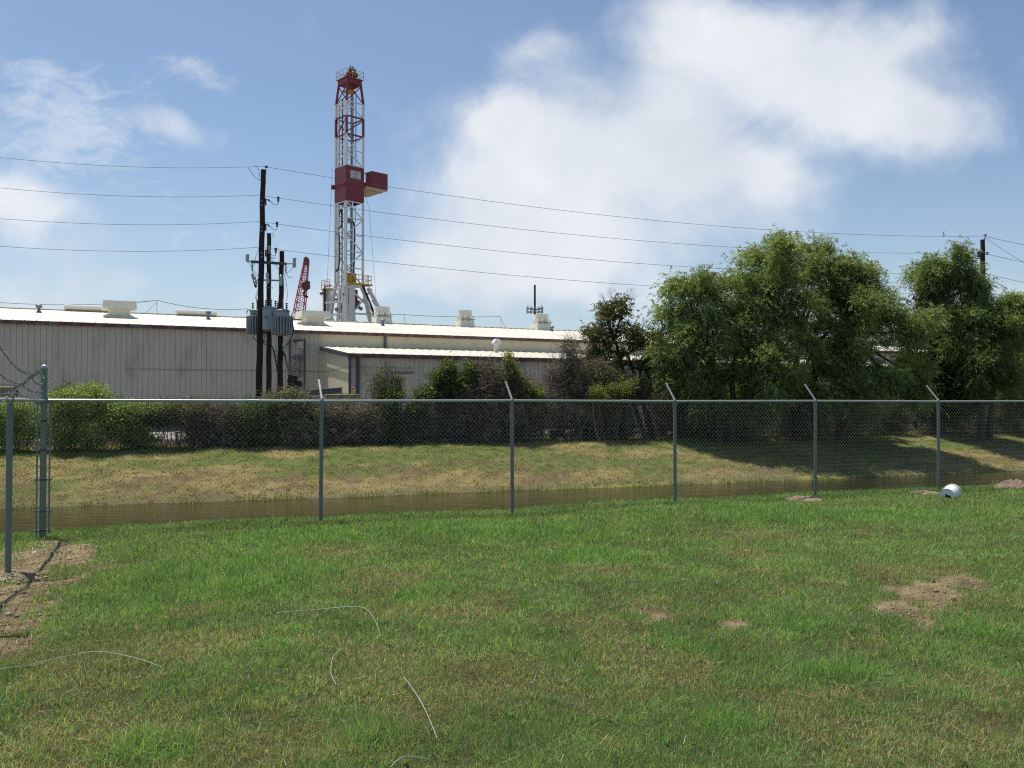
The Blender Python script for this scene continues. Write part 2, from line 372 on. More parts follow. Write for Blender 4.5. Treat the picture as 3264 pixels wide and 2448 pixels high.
# ================================================================= ground, water
def build_ground():
    def axis(fine_a, fine_b, step, lo, hi, mid=None):
        a = list(np.arange(fine_a, fine_b + 1e-6, step)); g = step
        x = a[-1]
        while x < hi: g = min(g * 1.12, 120); x += g; a.append(x)
        x = a[0]; g = step; pre = []
        while x > lo: g = min(g * 1.15, 120); x -= g; pre.append(x)
        return np.array(pre[::-1] + a)
    us = axis(-13, 16, .13, -1800, 2400)
    ds = np.concatenate([axis(-13.5, 2.2, .12, -120, 2.5), np.arange(3, 27, .3), 27 + np.cumsum(.3 * 1.09 ** np.arange(1, 88))])
    ds = np.unique(np.round(ds, 4)); ds = ds[(ds < 3000)]
    ds = np.concatenate([ds, [3200]])
    U, D = np.meshgrid(us, ds); x = U * FU.x + D * FN.x; y = F0 + U * FU.y + D * FN.y
    z = height(x, y)
    dirt, dry, lush = turf(x, y)
    def mixc(a, b, t): return a * (1 - t[..., None]) + np.array(b) * t[..., None]
    c = np.zeros(x.shape + (3,)); c[:] = (.095, .108, .044)
    c = mixc(c, (.105, .088, .043), dry); c = mixc(c, (.050, .090, .024), lush * .7)
    dn = fbm(x * 7, y * 7, 51, 3); ring = dirt
    soil = mixc(np.zeros(x.shape + (3,)) + np.array((.38, .285, .17)), (.19, .135, .08), sstep(dn, .4, .65))
    c = c * (1 - ring[..., None]) + soil * ring[..., None]
    # far bank: dry turf with green bands
    b = sstep(D, 3, 8)
    n = fbm(U * .22 + 3, D * .75, 61, 4); n2 = fbm(U * .8, D * 2.6, 63, 4); dd = D - np.clip(-U - 2, 0, 20) * .10
    gr = sstep(n * .6 + n2 * .4 + .12 * np.exp(-((dd - 20.6) / 1.1) ** 2), .46, .62)
    bk = mixc(np.zeros(x.shape + (3,)) + np.array((.25, .20, .085)), (.125, .15, .042), gr)
    bk = bk * (.62 + .76 * fbm(U * 2.4, D * 6, 66, 4))[..., None]; bk = mixc(bk, (.17, .12, .065), sstep(n2, .52, .7) * sstep(20.4 - dd, 0, 1.5))
    bk = mixc(bk, (.17, .15, .075), sstep(17.2 - dd, 0, .9)); bk = mixc(bk, (.30, .29, .08), sstep(.15 - np.abs(dd - 16.15 - .25 * (n2 - .5)), 0, .16) * sstep(n, .40, .50))
    c = c * (1 - b[..., None]) + bk * b[..., None]
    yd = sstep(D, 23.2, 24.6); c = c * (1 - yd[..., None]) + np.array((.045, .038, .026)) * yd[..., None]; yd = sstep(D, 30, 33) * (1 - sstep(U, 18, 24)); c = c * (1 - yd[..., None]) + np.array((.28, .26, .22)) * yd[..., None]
    nu, nv = len(us), len(ds); i = np.arange(nu * nv).reshape(nv, nu)
    f = np.stack([i[:-1, :-1], i[:-1, 1:], i[1:, 1:], i[1:, :-1]], -1).reshape(-1, 4)
    m = bpy.data.materials.new('turf_soil'); m.use_nodes = True; N = m.node_tree.nodes; L = m.node_tree.links; bs = N['Principled BSDF']
    bs.inputs['Roughness'].default_value = .95; bs.inputs['Specular IOR Level'].default_value = .15
    a = N.new('ShaderNodeVertexColor'); a.layer_name = 'Col'; g = N.new('ShaderNodeNewGeometry')
    nz = N.new('ShaderNodeTexNoise'); nz.inputs['Scale'].default_value = 9; nz.inputs['Detail'].default_value = 9; nz.inputs['Roughness'].default_value = .9; nz.inputs['Scale'].default_value = 14; L.new(g.outputs['Position'], nz.inputs['Vector'])
    r = N.new('ShaderNodeMapRange'); r.inputs[1].default_value = .3; r.inputs[2].default_value = .7; r.inputs[3].default_value = .55; r.inputs[4].default_value = 1.45; L.new(nz.outputs[0], r.inputs[0])
    mm = N.new('ShaderNodeMix'); mm.data_type = 'RGBA'; mm.blend_type = 'MULTIPLY'; mm.inputs[0].default_value = 1; L.new(a.outputs[0], mm.inputs[6]); L.new(r.outputs[0], mm.inputs[7]); L.new(mm.outputs[2], bs.inputs['Base Color'])
    bp = N.new('ShaderNodeBump'); bp.inputs['Strength'].default_value = .9; bp.inputs['Distance'].default_value = .05; L.new(nz.outputs[0], bp.inputs['Height']); L.new(bp.outputs[0], bs.inputs['Normal'])
    o = mesh_np('ground', np.stack([x, y, z], -1), f, m, col=c.reshape(-1, 3), smooth=True); tag(o, kind='structure')
build_ground()

def build_water():
    m = bpy.data.materials.new('murky_water'); m.use_nodes = True; N = m.node_tree.nodes; L = m.node_tree.links; bs = N['Principled BSDF']
    bs.inputs['Base Color'].default_value = (.026, .021, .008, 1); bs.inputs['Roughness'].default_value = .03; bs.inputs['IOR'].default_value = 1.33
    g = N.new('ShaderNodeNewGeometry'); mp = N.new('ShaderNodeMapping'); mp.inputs['Rotation'].default_value = (0, 0, math.radians(-12)); mp.inputs['Scale'].default_value = (.8, 5, 1); L.new(g.outputs['Position'], mp.inputs[0])
    nz = N.new('ShaderNodeTexNoise'); nz.inputs['Scale'].default_value = 1.3; nz.inputs['Detail'].default_value = 5; L.new(mp.outputs[0], nz.inputs['Vector'])
    bp = N.new('ShaderNodeBump'); bp.inputs['Strength'].default_value = .55; bp.inputs['Distance'].default_value = .03; L.new(nz.outputs[0], bp.inputs['Height']); L.new(bp.outputs[0], bs.inputs['Normal'])
    pts = [xy(-400, 2.5), xy(500, 2.5), xy(500, 21.5), xy(-400, 21.5)]
    mb = MB(); mb.add([(p[0], p[1], WATER_Z) for p in pts], [(0, 1, 2, 3)])
    o = mb.build('water', m); tag(o, kind='structure')
build_water()

# ---------------------------------------------------------------- grass blades
def blades(x, y, z, hgt_, wid, lean, col):
    n = len(x); az = RNG.uniform(0, 2 * np.pi, n); la = RNG.uniform(0, 2 * np.pi, n)
    sx, sy = np.cos(az) * wid / 2, np.sin(az) * wid / 2
    lx, ly = np.cos(la) * np.sin(lean), np.sin(la) * np.sin(lean); lz = np.cos(lean)
    V = np.zeros((n, 5, 3), np.float32)
    b = np.stack([x, y, z - .008], -1)
    mid = b + np.stack([lx * .35, ly * .35, lz * .62], -1) * hgt_[:, None]
    tip = b + np.stack([lx * 1.05, ly * 1.05, np.maximum(lz, .12)], -1) * hgt_[:, None]
    s = np.stack([sx, sy, np.zeros(n)], -1)
    V[:, 0] = b - s; V[:, 1] = b + s; V[:, 2] = mid + s * .8; V[:, 3] = mid - s * .8; V[:, 4] = tip
    i = np.arange(n)[:, None] * 5
    loops = np.concatenate([i, i + 1, i + 2, i + 3, i + 3, i + 2, i + 4], 1).ravel()
    sizes = np.tile([4, 3], n)
    c = np.repeat(col, 5, 0)
    return V.reshape(-1, 3), loops, sizes, c
def pick(n, pal, w):
    w = np.asarray(w, float); w = w / w.sum(1, keepdims=True); cu = np.cumsum(w, 1); r = RNG.random(n)[:, None]
    k = (r > cu).sum(1).clip(0, len(pal) - 1); c = np.array(pal)[k] * RNG.uniform(.65, 1.35, (n, 1)) * RNG.uniform(.9, 1.1, (n, 3)); return c
def build_lawn():
    want = 1500000
    Y = []; X = []
    # density falls with distance; blades grow wider so that the turf stays closed
    yy = np.linspace(2.6, 21, 400); rho = yy ** -1.45 * (1.22 * yy + 2.4); cdf = np.cumsum(rho); cdf /= cdf[-1]
    Y = np.interp(RNG.random(want), cdf, yy); X = (RNG.random(want) - .5) * (1.22 * Y + 2.4)
    # tuft structure
    D = X * FN.x + (Y - F0) * FN.y
    k = D < 1.3; X, Y, D = X[k], Y[k], D[k]
    dirt, dry, lush = turf(X, Y); tn = fbm(X * 9, Y * 9, 71, 2)
    keep = RNG.random(len(X)) < (1 - .90 * dirt) * (1 + .35 * dry) * (.15 + 1.5 * fbm(X * 3.6, Y * 3.6, 75, 3)) * (.5 + tn)
    X, Y, D, dirt, dry, lush, tn = [a[keep] for a in (X, Y, D, dirt, dry, lush, tn)]; n = len(X)
    z = height(X, Y)
    far = (Y / 4.0)
    h = (.024 + .036 * RNG.random(n) ** 1.3) * (1 + .75 * lush) * (1 - .12 * dry) * (.65 + .8 * tn) * (1 + .02 * Y)
    tall = RNG.random(n) < .012; h = np.where(tall, h * 1.9, h)
    w = .0029 * far ** .85 * RNG.uniform(.7, 1.3, n)
    lean = RNG.uniform(.15, 1.35, n)
    pal = [(.112, .262, .060), (.165, .300, .080), (.250, .325, .120), (.235, .260, .115), (.46, .40, .23), (.30, .21, .115), (.085, .150, .056)]
    W = np.stack([.55 + 1.8 * lush, .9 + .8 * lush, .8 + 0 * dry, .55 + 1.6 * dry, .16 + 1.1 * dry + 1.0 * dirt, .06 + 1.3 * dry + .8 * dirt, .6 + .3 * dry], 1)
    col = pick(n, pal, W) * (.74 + .76 * fbm(X * 2.6, Y * 2.6, 77, 4))[:, None]
    V, l, s, c = blades(X, Y, z, h, w, lean, col)
    o = mesh_np('lawn_grass', V, l, LEAF_G, col=c, sizes=s); tag(o, 'short patchy green and straw coloured grass in front of the fence', 'grass', kind='stuff')
    # fallen straw blades
    m = 5000; Ys = RNG.uniform(3, 10, m); Xs = (RNG.random(m) - .5) * (1.2 * Ys + 1.5); dirt, dry, lush = turf(Xs, Ys)
    kk = RNG.random(m) < .35 + .6 * dry; Xs, Ys = Xs[kk], Ys[kk]; m = len(Xs); zz = height(Xs, Ys) + RNG.uniform(.015, .05, m)
    a = RNG.uniform(0, 2 * np.pi, m); Ls = RNG.uniform(.03, .10, m); tl = RNG.uniform(-.2, .35, m)
    p = np.stack([Xs, Ys, zz], -1); d = np.stack([np.cos(a), np.sin(a), tl], -1) * Ls[:, None]; sd_ = np.stack([-np.sin(a), np.cos(a), 0 * a], -1) * (.0009 + .00022 * Ys[:, None])
    V = np.stack([p - sd_, p + sd_, p + d + sd_ * .4, p + d - sd_ * .4], 1).reshape(-1, 3)
    o = mesh_np('straw_litter', V, np.arange(4 * m).reshape(-1, 4), LEAF_G, col=np.repeat(pick(m, [(.40, .35, .21), (.30, .24, .14), (.20, .25, .10)], np.tile([1, .8, .6], (m, 1))), 4, 0))
    tag(o, 'loose dry straw lying over the near grass', 'straw', kind='stuff')
build_lawn()
def build_bank_grass():
    n = 330000; U = RNG.uniform(-24, 48, n); D = RNG.uniform(15.4, 24.6, n)
    X = U * FU.x + D * FN.x; Y = F0 + U * FU.y + D * FN.y
    k = np.abs(X / Y) < .70; X, Y, U, D = X[k], Y[k], U[k], D[k]; z = height(X, Y); k = z > WATER_Z - .02; X, Y, U, D, z = X[k], Y[k], U[k], D[k], z[k]
    tn = fbm(X * 2.2, Y * 2.2, 73, 3); k = RNG.random(len(X)) < sstep(fbm(X * 5, Y * 5, 85, 3), .38, .6) * .9 + .1; X, Y, U, D, z, tn = [a[k] for a in (X, Y, U, D, z, tn)]; n = len(X)
    nn = fbm(U * .22 + 3, D * .75, 61, 4); n2 = fbm(U * .8, D * 2.6, 63, 4); dd = D - np.clip(-U - 2, 0, 20) * .10
    gr = sstep(nn * .7 + n2 * .3 + .12 * np.exp(-((dd - 20.6) / 1.1) ** 2), .50, .62)
    h = (.035 + .05 * RNG.random(n)) * (.5 + .9 * tn) * (1 + .8 * sstep(dd, 21, 22.5)); w = RNG.uniform(.014, .032, n)
    pal = [(.13, .19, .045), (.17, .19, .055), (.38, .32, .14), (.24, .19, .08), (.13, .095, .05)]
    col = pick(n, pal, np.stack([.25 + 2 * gr, .6 + 1.2 * gr, 1.0 - .6 * gr, 1.0 - .5 * gr, .5 * (1 - gr)], 1)) * (.60 + .9 * fbm(U * 1.6, D * 4.5, 83, 3))[:, None]
    V, l, s, c = blades(X, Y, z, h, w, RNG.uniform(.3, 1.3, n), col)
    o = mesh_np('bank_grass', V, l, LEAF_G, col=c, sizes=s); tag(o, 'dry tan and green grass on the far bank of the ditch', 'grass', kind='stuff')
    n = 9000; U = RNG.uniform(-22, 46, n); 
    D = 16.1 + (fbm(U * .12, np.full(n, 16.) * .05, 3) - .5) * 1.6 + np.clip(-U - 2, 0, 20) * .10 + RNG.normal(0, .22, n); X = U * FU.x + D * FN.x; Y = F0 + U * FU.y + D * FN.y
    k = RNG.random(n) < sstep(fbm(U * .9, U * 0 + 3, 87, 3), .42, .62); X, Y = X[k], Y[k]; n = len(X); z = np.maximum(height(X, Y), WATER_Z - .02)
    V, l, s, c = blades(X, Y, z, RNG.uniform(.05, .20, n), RNG.uniform(.012, .022, n), RNG.uniform(.1, .9, n), pick(n, [(.13, .20, .05), (.22, .24, .08), (.30, .27, .12)], np.tile([1, .9, .6], (n, 1))))
    o = mesh_np('waterside_weeds', V, l, LEAF_G, col=c, sizes=s); tag(o, 'ragged fringe of weeds along the far water edge', 'weeds', kind='stuff')
    # taller rank grass along the near crest, outside the fence
    n = 26000; U = RNG.uniform(-12, 22, n); D = RNG.uniform(.1, .9, n); X = U * FU.x + D * FN.x; Y = F0 + U * FU.y + D * FN.y; tn = fbm(U * 1.4, D * 2, 79, 3)
    k = RNG.random(n) < sstep(tn, .35, .6); X, Y, tn = X[k], Y[k], tn[k]; n = len(X)
    V, l, s, c = blades(X, Y, height(X, Y), (.04 + .06 * RNG.random(n)) * (.5 + tn), RNG.uniform(.007, .013, n), RNG.uniform(.1, .9, n), pick(n, [(.07, .20, .03), (.12, .22, .05), (.25, .25, .10)], np.tile([1, .8, .35], (n, 1))))
    o = mesh_np('crest_grass', V, l, LEAF_G, col=c, sizes=s); tag(o, 'taller lush grass along the ditch crest just outside the fence', 'grass', kind='stuff')
build_bank_grass()

def build_crumbs():
    n = 26000; Y = RNG.uniform(3.2, 13, n); X = (RNG.random(n) - .5) * (1.25 * Y + 2); dirt, dry, lush = turf(X, Y); k = RNG.random(n) < sstep(dirt, .15, .8) * .9 + .012
    X, Y = X[k], Y[k]; n = len(X); s = RNG.uniform(.003, .014, n) * (1 + 1.2 * (RNG.random(n) < .08)); z = height(X, Y) + s * .3
    O = np.array([(1, 0, 0), (0, 1, 0), (-1, 0, 0), (0, -1, 0), (0, 0, .8), (0, 0, -.6)]); a = RNG.uniform(0, 6.28, n); J = RNG.uniform(.6, 1.3, (n, 6, 1))
    V = O[None] * J * s[:, None, None]; ca, sa_ = np.cos(a)[:, None], np.sin(a)[:, None]; V = np.stack([V[..., 0] * ca - V[..., 1] * sa_, V[..., 0] * sa_ + V[..., 1] * ca, V[..., 2]], -1) + np.stack([X, Y, z], -1)[:, None]
    T = np.array([(0, 1, 4), (1, 2, 4), (2, 3, 4), (3, 0, 4), (1, 0, 5), (2, 1, 5), (3, 2, 5), (0, 3, 5)]); F = (T[None] + np.arange(n)[:, None, None] * 6).reshape(-1, 3)
    o = mesh_np('soil_crumbs', V.reshape(-1, 3), F, TWIG, col=np.repeat(pick(n, [(.30, .21, .13), (.16, .11, .075), (.38, .29, .19)], np.tile([1, .8, .5], (n, 1))), 6, 0)); tag(o, 'loose soil crumbs scattered over the bare patches', 'soil', kind='stuff')
build_crumbs()
def build_weeds():
    # broadleaf rosettes and a few seed stalks
    n = 900; Y = 3.4 + 11 * RNG.random(n) ** 1.2; X = (RNG.random(n) - .5) * (1.2 * Y + 1.5); D = X * FN.x + (Y - F0) * FN.y; dirt, dry, lush = turf(X, Y); k = (D < .3) & (dirt < .4) & (RNG.random(n) < .1 + .9 * fbm(X * .9, Y * .9, 91)); X, Y = X[k], Y[k]; n = len(X); m = 7
    z = height(X, Y) + .015; R = RNG.uniform(.010, .028, n); a = RNG.uniform(0, 6.28, (n, 1)) + np.arange(m)[None] * 2.4; up = RNG.uniform(.2, .9, (n, m)); L = R[:, None] * RNG.uniform(.6, 1.2, (n, m))
    d = np.stack([np.cos(a), np.sin(a), up], -1) * L[..., None]; s = np.stack([-np.sin(a), np.cos(a), 0 * a], -1) * (L * .28)[..., None]; p = np.stack([X, Y, z], -1)[:, None]
    V = np.stack([p + d * .05, p + d * .55 + s, p + d, p + d * .55 - s], 2).reshape(-1, 3); c = np.repeat(pick(n, [(.08, .20, .05), (.14, .26, .07), (.10, .17, .07)], np.tile([1, 1, .6], (n, 1))), m * 4, 0)
    o = mesh_np('weeds', V, np.arange(len(V)).reshape(-1, 4), LEAF_G, col=c); tag(o, 'small broadleaf weeds dotted through the lawn', 'weeds', kind='stuff')
    n = 1300; Y = 3.2 + 11 * RNG.random(n); X = (RNG.random(n) - .5) * (1.2 * Y + 1.5); D = X * FN.x + (Y - F0) * FN.y; k = (D < .6) & (fbm(X * 1.1, Y * 1.1, 95) > .48); X, Y = X[k], Y[k]; n = len(X)
    V, l, s, c = blades(X, Y, height(X, Y), RNG.uniform(.07, .17, n), .0022 * (Y / 4) ** .9, RNG.uniform(.1, 1.0, n), pick(n, [(.42, .38, .2), (.26, .30, .10), (.16, .26, .06)], np.tile([1, .8, .8], (n, 1))))
    o = mesh_np('seed_stalks', V, l, LEAF_G, col=c, sizes=s); tag(o, 'thin taller stalks standing out of the lawn', 'grass', kind='stuff')
build_weeds()

# ================================================================= chain link fence
def kpt(k): return Vector((k * 2.837, F0 + 1.118 * k, 0))
RAILZ = 1.775; UP_ = Vector((0, 0, 1))
def chainlink(a, b, zb, zt, parent, r=.0027, pitch=.0745):
    a = Vector(a); b = Vector(b); d = (b - a); L = d.length; d.normalize(); nrm = Vector((-d.y, d.x, 0))
    n = int(L / pitch); m = int((zt - zb) / (pitch / 2 * 1.0)); hz = pitch / 2 * 1.0
    S = np.arange(n)[:, None] * pitch; J = np.arange(m + 1)[None, :]
    half = pitch / 2 * 1.02
    side = np.where(J % 2 == 0, -1.0, 1.0) + 0 * S
    s = S + side * half + pitch * .5; zrow = zt - .02 - J * hz + 0 * S; dep = side * r * 1.1 + .004 * np.sin(S * .9 + J * .4)
    # bulge / small irregularity of the fabric
    jit = (vnoise(S * 3, J * .3, 5) - .5) * .010
    px = a.x + d.x * (s + jit) + nrm.x * (dep + jit); py = a.y + d.y * (s + jit) + nrm.y * (dep + jit)
    g = height(px, py); pz = np.maximum(zrow, -5); keeprow = None
    C = np.stack([px, py, pz], -1)                         # n, m+1, 3
    offs = [(1, 0), (-.5, .87), (-.5, -.87)]
    V = np.zeros((n, m + 1, 3, 3), np.float32)
    for q, (oa, ob) in enumerate(offs):
        V[:, :, q, :] = C + np.array([d.x * oa * r * 1.2 + nrm.x * ob * r, d.y * oa * r * 1.2 + nrm.y * ob * r, 0])
    idx = np.arange(n * (m + 1) * 3).reshape(n, m + 1, 3)
    fs = []
    for q in range(3):
        q2 = (q + 1) % 3
        fs.append(np.stack([idx[:, :-1, q], idx[:, :-1, q2], idx[:, 1:, q2], idx[:, 1:, q]], -1).reshape(-1, 4))
    F = np.concatenate(fs)
    ok = (V.reshape(-1, 3)[F[:, 2], 2] > height(V.reshape(-1, 3)[F[:, 2], 0], V.reshape(-1, 3)[F[:, 2], 1]) - .02)
    mesh_np('chain_mesh', V, F[ok], WIREM, parent)
    # knuckled selvedge ties along the rail
def line_post(parent, p, r, top, mtl=GALV, cap=True):
    z = hgt(p.x, p.y); mb = MB(); mb.path([(p.x + random.uniform(-.02, .02), p.y + random.uniform(-.02, .02), z - .15), (p.x, p.y, top)], r, 14)
    return mb.build('line_post', mtl, parent, True)
def barb_arm(parent, p, dirv, a=.29, h=.30):
    p = Vector(p); q = p + dirv * a + Vector((0, 0, h)); mb = MB(); mb.bar(p - (q - p) * .08, q, .026, .016)
    for t in (.3, .62, .94):
        c = p.lerp(q, t); mb.bar(c - dirv * .012, c + dirv * .016 + Vector((0, 0, .014)), .034, .006)
    return mb.build('barb_arm', GALVL, parent)
def build_fence():
    kc = -2.209; c = kpt(kc)
    f = empty('chain_link_fence', kpt(-1), 'galvanised chain link fence with angled arms running right from the tall corner post', 'fence', 'chain link fence runs')
    mb = MB(); prev = None
    ks = [kc] + list(range(-1, 8))
    rail = [kpt(k) + Vector((0, 0, RAILZ - .004 * (1 if (i % 2) else -1))) for i, k in enumerate(ks)]
    mb.path(rail, .0205, 12)
    for k in np.arange(-1.35, 7, 2.0):      # sleeves where rail lengths join
        p = kpt(k) + Vector((0, 0, RAILZ)); q = kpt(k + .05) + Vector((0, 0, RAILZ)); mb.path([p, q], .0235, 12)
    mb.build('top_rail', GALVL, f, True)
    for k in range(-1, 8):
        p = kpt(k); post = line_post(f, p, .029, RAILZ - .03)
        mb = MB(); mb.lathe((p.x, p.y, RAILZ - .075), [(.033, 0), (.033, .04), (.029, .055), (.026, .10), (.012, .115)], 12); mb.lathe((p.x, p.y, RAILZ - .13), [(.032, 0), (.032, .018)], 12); mb.build('post_cap', GALV, post, True)
        barb_arm(f, p + Vector((0, 0, RAILZ + .02)), Vector((FN.x, FN.y, 0)))
    chainlink(c + Vector((.05, .02, 0)) - Vector((FN.x, FN.y, 0)) * 0 + Vector((FN.x, FN.y, 0)) * .034, kpt(7) + Vector((FN.x, FN.y, 0)) * .034, -.12, RAILZ - .01, f)
    # tie wires
    for k in np.arange(kc + .12, 7, .2):
        mb = MB()
        p = kpt(k) + Vector((0, 0, RAILZ)); t = Vector((FU.x, FU.y, 0)); n = Vector((FN.x, FN.y, 0))
        mb.path([p + n * .02 + Vector((0, 0, -.045)), p + n * .026, p + Vector((0, 0, .0235)), p - n * .026, p - n * .01 - Vector((0, 0, .03)), p + n * .03 + Vector((0, 0, -.05))], .0018, 4)
        mb.build('tie_wire', WIREM, f)
    # terminal corner post belongs to the main run
    z = hgt(c.x, c.y); mb = MB(); mb.lathe((c.x, c.y, z - .15), [(.040, 0), (.040, 2.21 - z + .15)], 18); cp = mb.build('corner_post', GALV, f, True)
    mb = MB(); mb.lathe((c.x, c.y, 2.205), [(.044, 0), (.044, .02), (.036, .04), (.018, .052)], 18); mb.build('dome_cap', GALVL, cp, True)
    mb = MB(); mb.lathe((c.x, c.y, RAILZ - .05), [(.045, 0), (.047, .05), (.045, .10)], 18)
    for t in (Vector((FU.x, FU.y, 0)), Vector((-.82, -.57, 0))):
        q = c + t * .075; mb.bar((q.x, q.y, z + .06), (q.x, q.y, RAILZ - .04), .020, .020)
        for zz in (z + .10, .30, .72, 1.12, 1.50, RAILZ - .03):
            mb.bar((c.x - t.x * .01, c.y - t.y * .01, zz), (c.x + t.x * .105, c.y + t.y * .105, zz), .05, .022)
            mb.lathe((c.x, c.y, zz - .012), [(.0445, 0), (.0445, .024)], 16)
    mb.build('tension_bands', GALV, cp)
    # side run: from the corner towards the camera's left
    pdir = (Vector((-5.27, 9.3, 0)) - Vector((c.x, c.y, 0)))
    s2 = empty('chain_link_fence', (-5.27, 9.3, 0), 'fence run of armed post, rail and barbed wire at the left edge, without mesh', 'fence', 'chain link fence runs')
    c0 = Vector((c.x, c.y, 0)); pts = [c0 + pdir * t for t in (1, 2, 3)]
    mb = MB(); mb.path([c0 + Vector((0, 0, RAILZ + .003))] + [p + Vector((0, 0, RAILZ + .003)) for p in pts], .0205, 12); mb.build('top_rail', GALVL, s2, True)
    arm_dir = Vector((FU.x, FU.y, 0))
    tips = []
    for p in pts:
        po = line_post(s2, p, .031, RAILZ - .04)
        mb = MB(); mb.lathe((p.x, p.y, RAILZ - .14), [(.034, 0), (.034, .05), (.031, .075)], 14)
        t = pdir.normalized(); side = arm_dir
        ring = [p + Vector((0, 0, RAILZ + .003)) + side * (.034 * math.cos(a)) + Vector((0, 0, .034 * math.sin(a))) for a in np.linspace(0, 2 * math.pi, 15)]
        mb.path(ring, .007, 6); mb.build('loop_cap', GALV, po, True)
        a0 = p + Vector((0, 0, RAILZ + .045)); q = a0 + arm_dir * .27 + Vector((0, 0, .27 + (.2 if tips else 0))); mb = MB(); mb.bar(a0 - arm_dir * .02, q, .045, .03); mb.build('barb_arm', GALV, s2); tips.append((a0, q))
    # main line carries on to the left beyond the corner post
    e = Vector((c.x - 9.2, c.y + .25, 0)); e0 = Vector((c.x - .06, c.y, 0)); nb = Vector((0, .034, 0))
    f3 = empty('chain_link_fence', (c.x - 3, c.y, 0), 'chain link panel between the leaning armed post and the tall corner post', 'fence', 'chain link fence runs')
    chainlink(e + nb, e0 + nb, -.2, RAILZ - .01, f3)
    mb = MB(); mb.path([Vector((c.x, c.y, RAILZ + .006)), e + UP_ * (RAILZ + .006)], .0205, 12); mb.build('top_rail', GALVL, f3, True)
    for t in (.33, .66, 1.): line_post(f3, e0.lerp(e, t), .029, RAILZ - .03)
    for zc in (2.04,):
        mb = MB(); mb.path(catenary(Vector((c.x, c.y, zc)), e + UP_ * zc, .03, 20), .0022, 4); mb.build('barbed_wire', GALV, f3)
    # barbed wires
    for t, zc in ((1.0, 2.10), (.72, 2.03), (.42, 1.92), (.15, 1.85)):
        stops = [c0 + Vector((0, 0, zc))] + [a.lerp(b, t) for a, b in tips]
        pth = []
        for i in range(len(stops) - 1): pth += catenary(stops[i], stops[i + 1], .05 if i == 0 else .14, 24)[(1 if i else 0):]
        mb = MB(); mb.path([p + Vector((0, 0, .0025 * math.sin(i * 2.1))) for i, p in enumerate(pth)], .0032, 5)
        acc = 0; last = pth[0]
        for i in range(1, len(pth)):
            seg = pth[i] - pth[i - 1]; L = seg.length; sd_ = seg.normalized(); q = 0
            while acc + (L - q) > .10:
                q += .10 - acc; acc = 0; c_ = pth[i - 1] + sd_ * q
                for _ in range(2):
                    v = Vector((random.uniform(-1, 1), random.uniform(-1, 1), random.uniform(-1, 1))).cross(sd_).normalized() * .017
                    mb.path([c_ - v, c_ + v], .0022, 4)
                mb.path([c_ - sd_ * .008, c_ + sd_ * .008], .0055, 5)
            acc += L - q
        mb.build('barbed_wire', GALV, s2)
build_fence()
# ================================================================= long metal shed
BO = Vector((-29.07, 50.3, 0)); BU = Vector((.9, .4354, 0)).normalized(); BN = Vector((-BU.y, BU.x, 0)); UP = Vector((0, 0, 1))
EZ, RS, RW = 6.46, .138, 14.0
def bp(u, w, z): return BO + BU * u + BN * w + UP * z
def onwall(px, py, w=0.):
    r = ray(px, py); c = Vector((0, 0, CAMZ)); t = (BO + BN * w - c).dot(BN) / r.dot(BN); p = c + r * t
    return (p - BO).dot(BU), p.z
def onroof(px, py, slope=RS, z0=EZ, w0=0.):
    # plane z = z0 + slope*(w-w0)
    r = ray(px, py); c = Vector((0, 0, CAMZ)); n = UP - BN * slope; t = (z0 - slope * w0 - c.z + slope * ((c - BO).dot(BN))) / (r.z - slope * r.dot(BN))
    p = c + r * t; return (p - BO).dot(BU), (p - BO).dot(BN), p.z
def ribbed(mb, u0, u1, w, z0, z1, pitch=.305, groove=.035, dep=.03, out=-1, udir=None, wdir=None, org=None):
    """one sheet with real recessed joints; faces -w (towards the camera)"""
    org = org or BO; ud_ = udir or BU; wd_ = wdir or BN
    prof = [(u0, w)]; u = u0 + pitch
    while u < u1 - groove:
        prof += [(u - groove / 2, w), (u - groove / 2 + .006, w + dep), (u + groove / 2 - .006, w + dep), (u + groove / 2, w)]; u += pitch
    prof.append((u1, w)); n = len(prof)
    vs = [org + ud_ * a + wd_ * b + UP * z0 for a, b in prof] + [org + ud_ * a + wd_ * b + UP * (z1) for a, b in prof]
    mb.add(vs, [(i, i + 1, n + i + 1, n + i) for i in range(n - 1)])
def ribroof(mb, u0, u1, w0, w1, z0, slope, pitch=.61, rh=.028, rw=.05, th=.02):
    prof = [(u0, 0)]; u = u0 + pitch * .5
    while u < u1 - rw:
        prof += [(u - rw / 2, 0), (u - rw / 4, rh), (u + rw / 4, rh), (u + rw / 2, 0)]; u += pitch
    prof.append((u1, 0)); n = len(prof); nw = 6
    vs = []
    for j in range(nw + 1):
        w = w0 + (w1 - w0) * j / nw
        vs += [bp(a, w, z0 + slope * (w - w0) + b) for a, b in prof]
    vs += [bp(a, w0, z0 + b - th) for a, b in prof]
    fs = [(j * n + i, j * n + i + 1, (j + 1) * n + i + 1, (j + 1) * n + i) for j in range(nw) for i in range(n - 1)]
    q = (nw + 1) * n; fs += [(i + 1, i, q + i, q + i + 1) for i in range(n - 1)]
    mb.add(vs, fs)
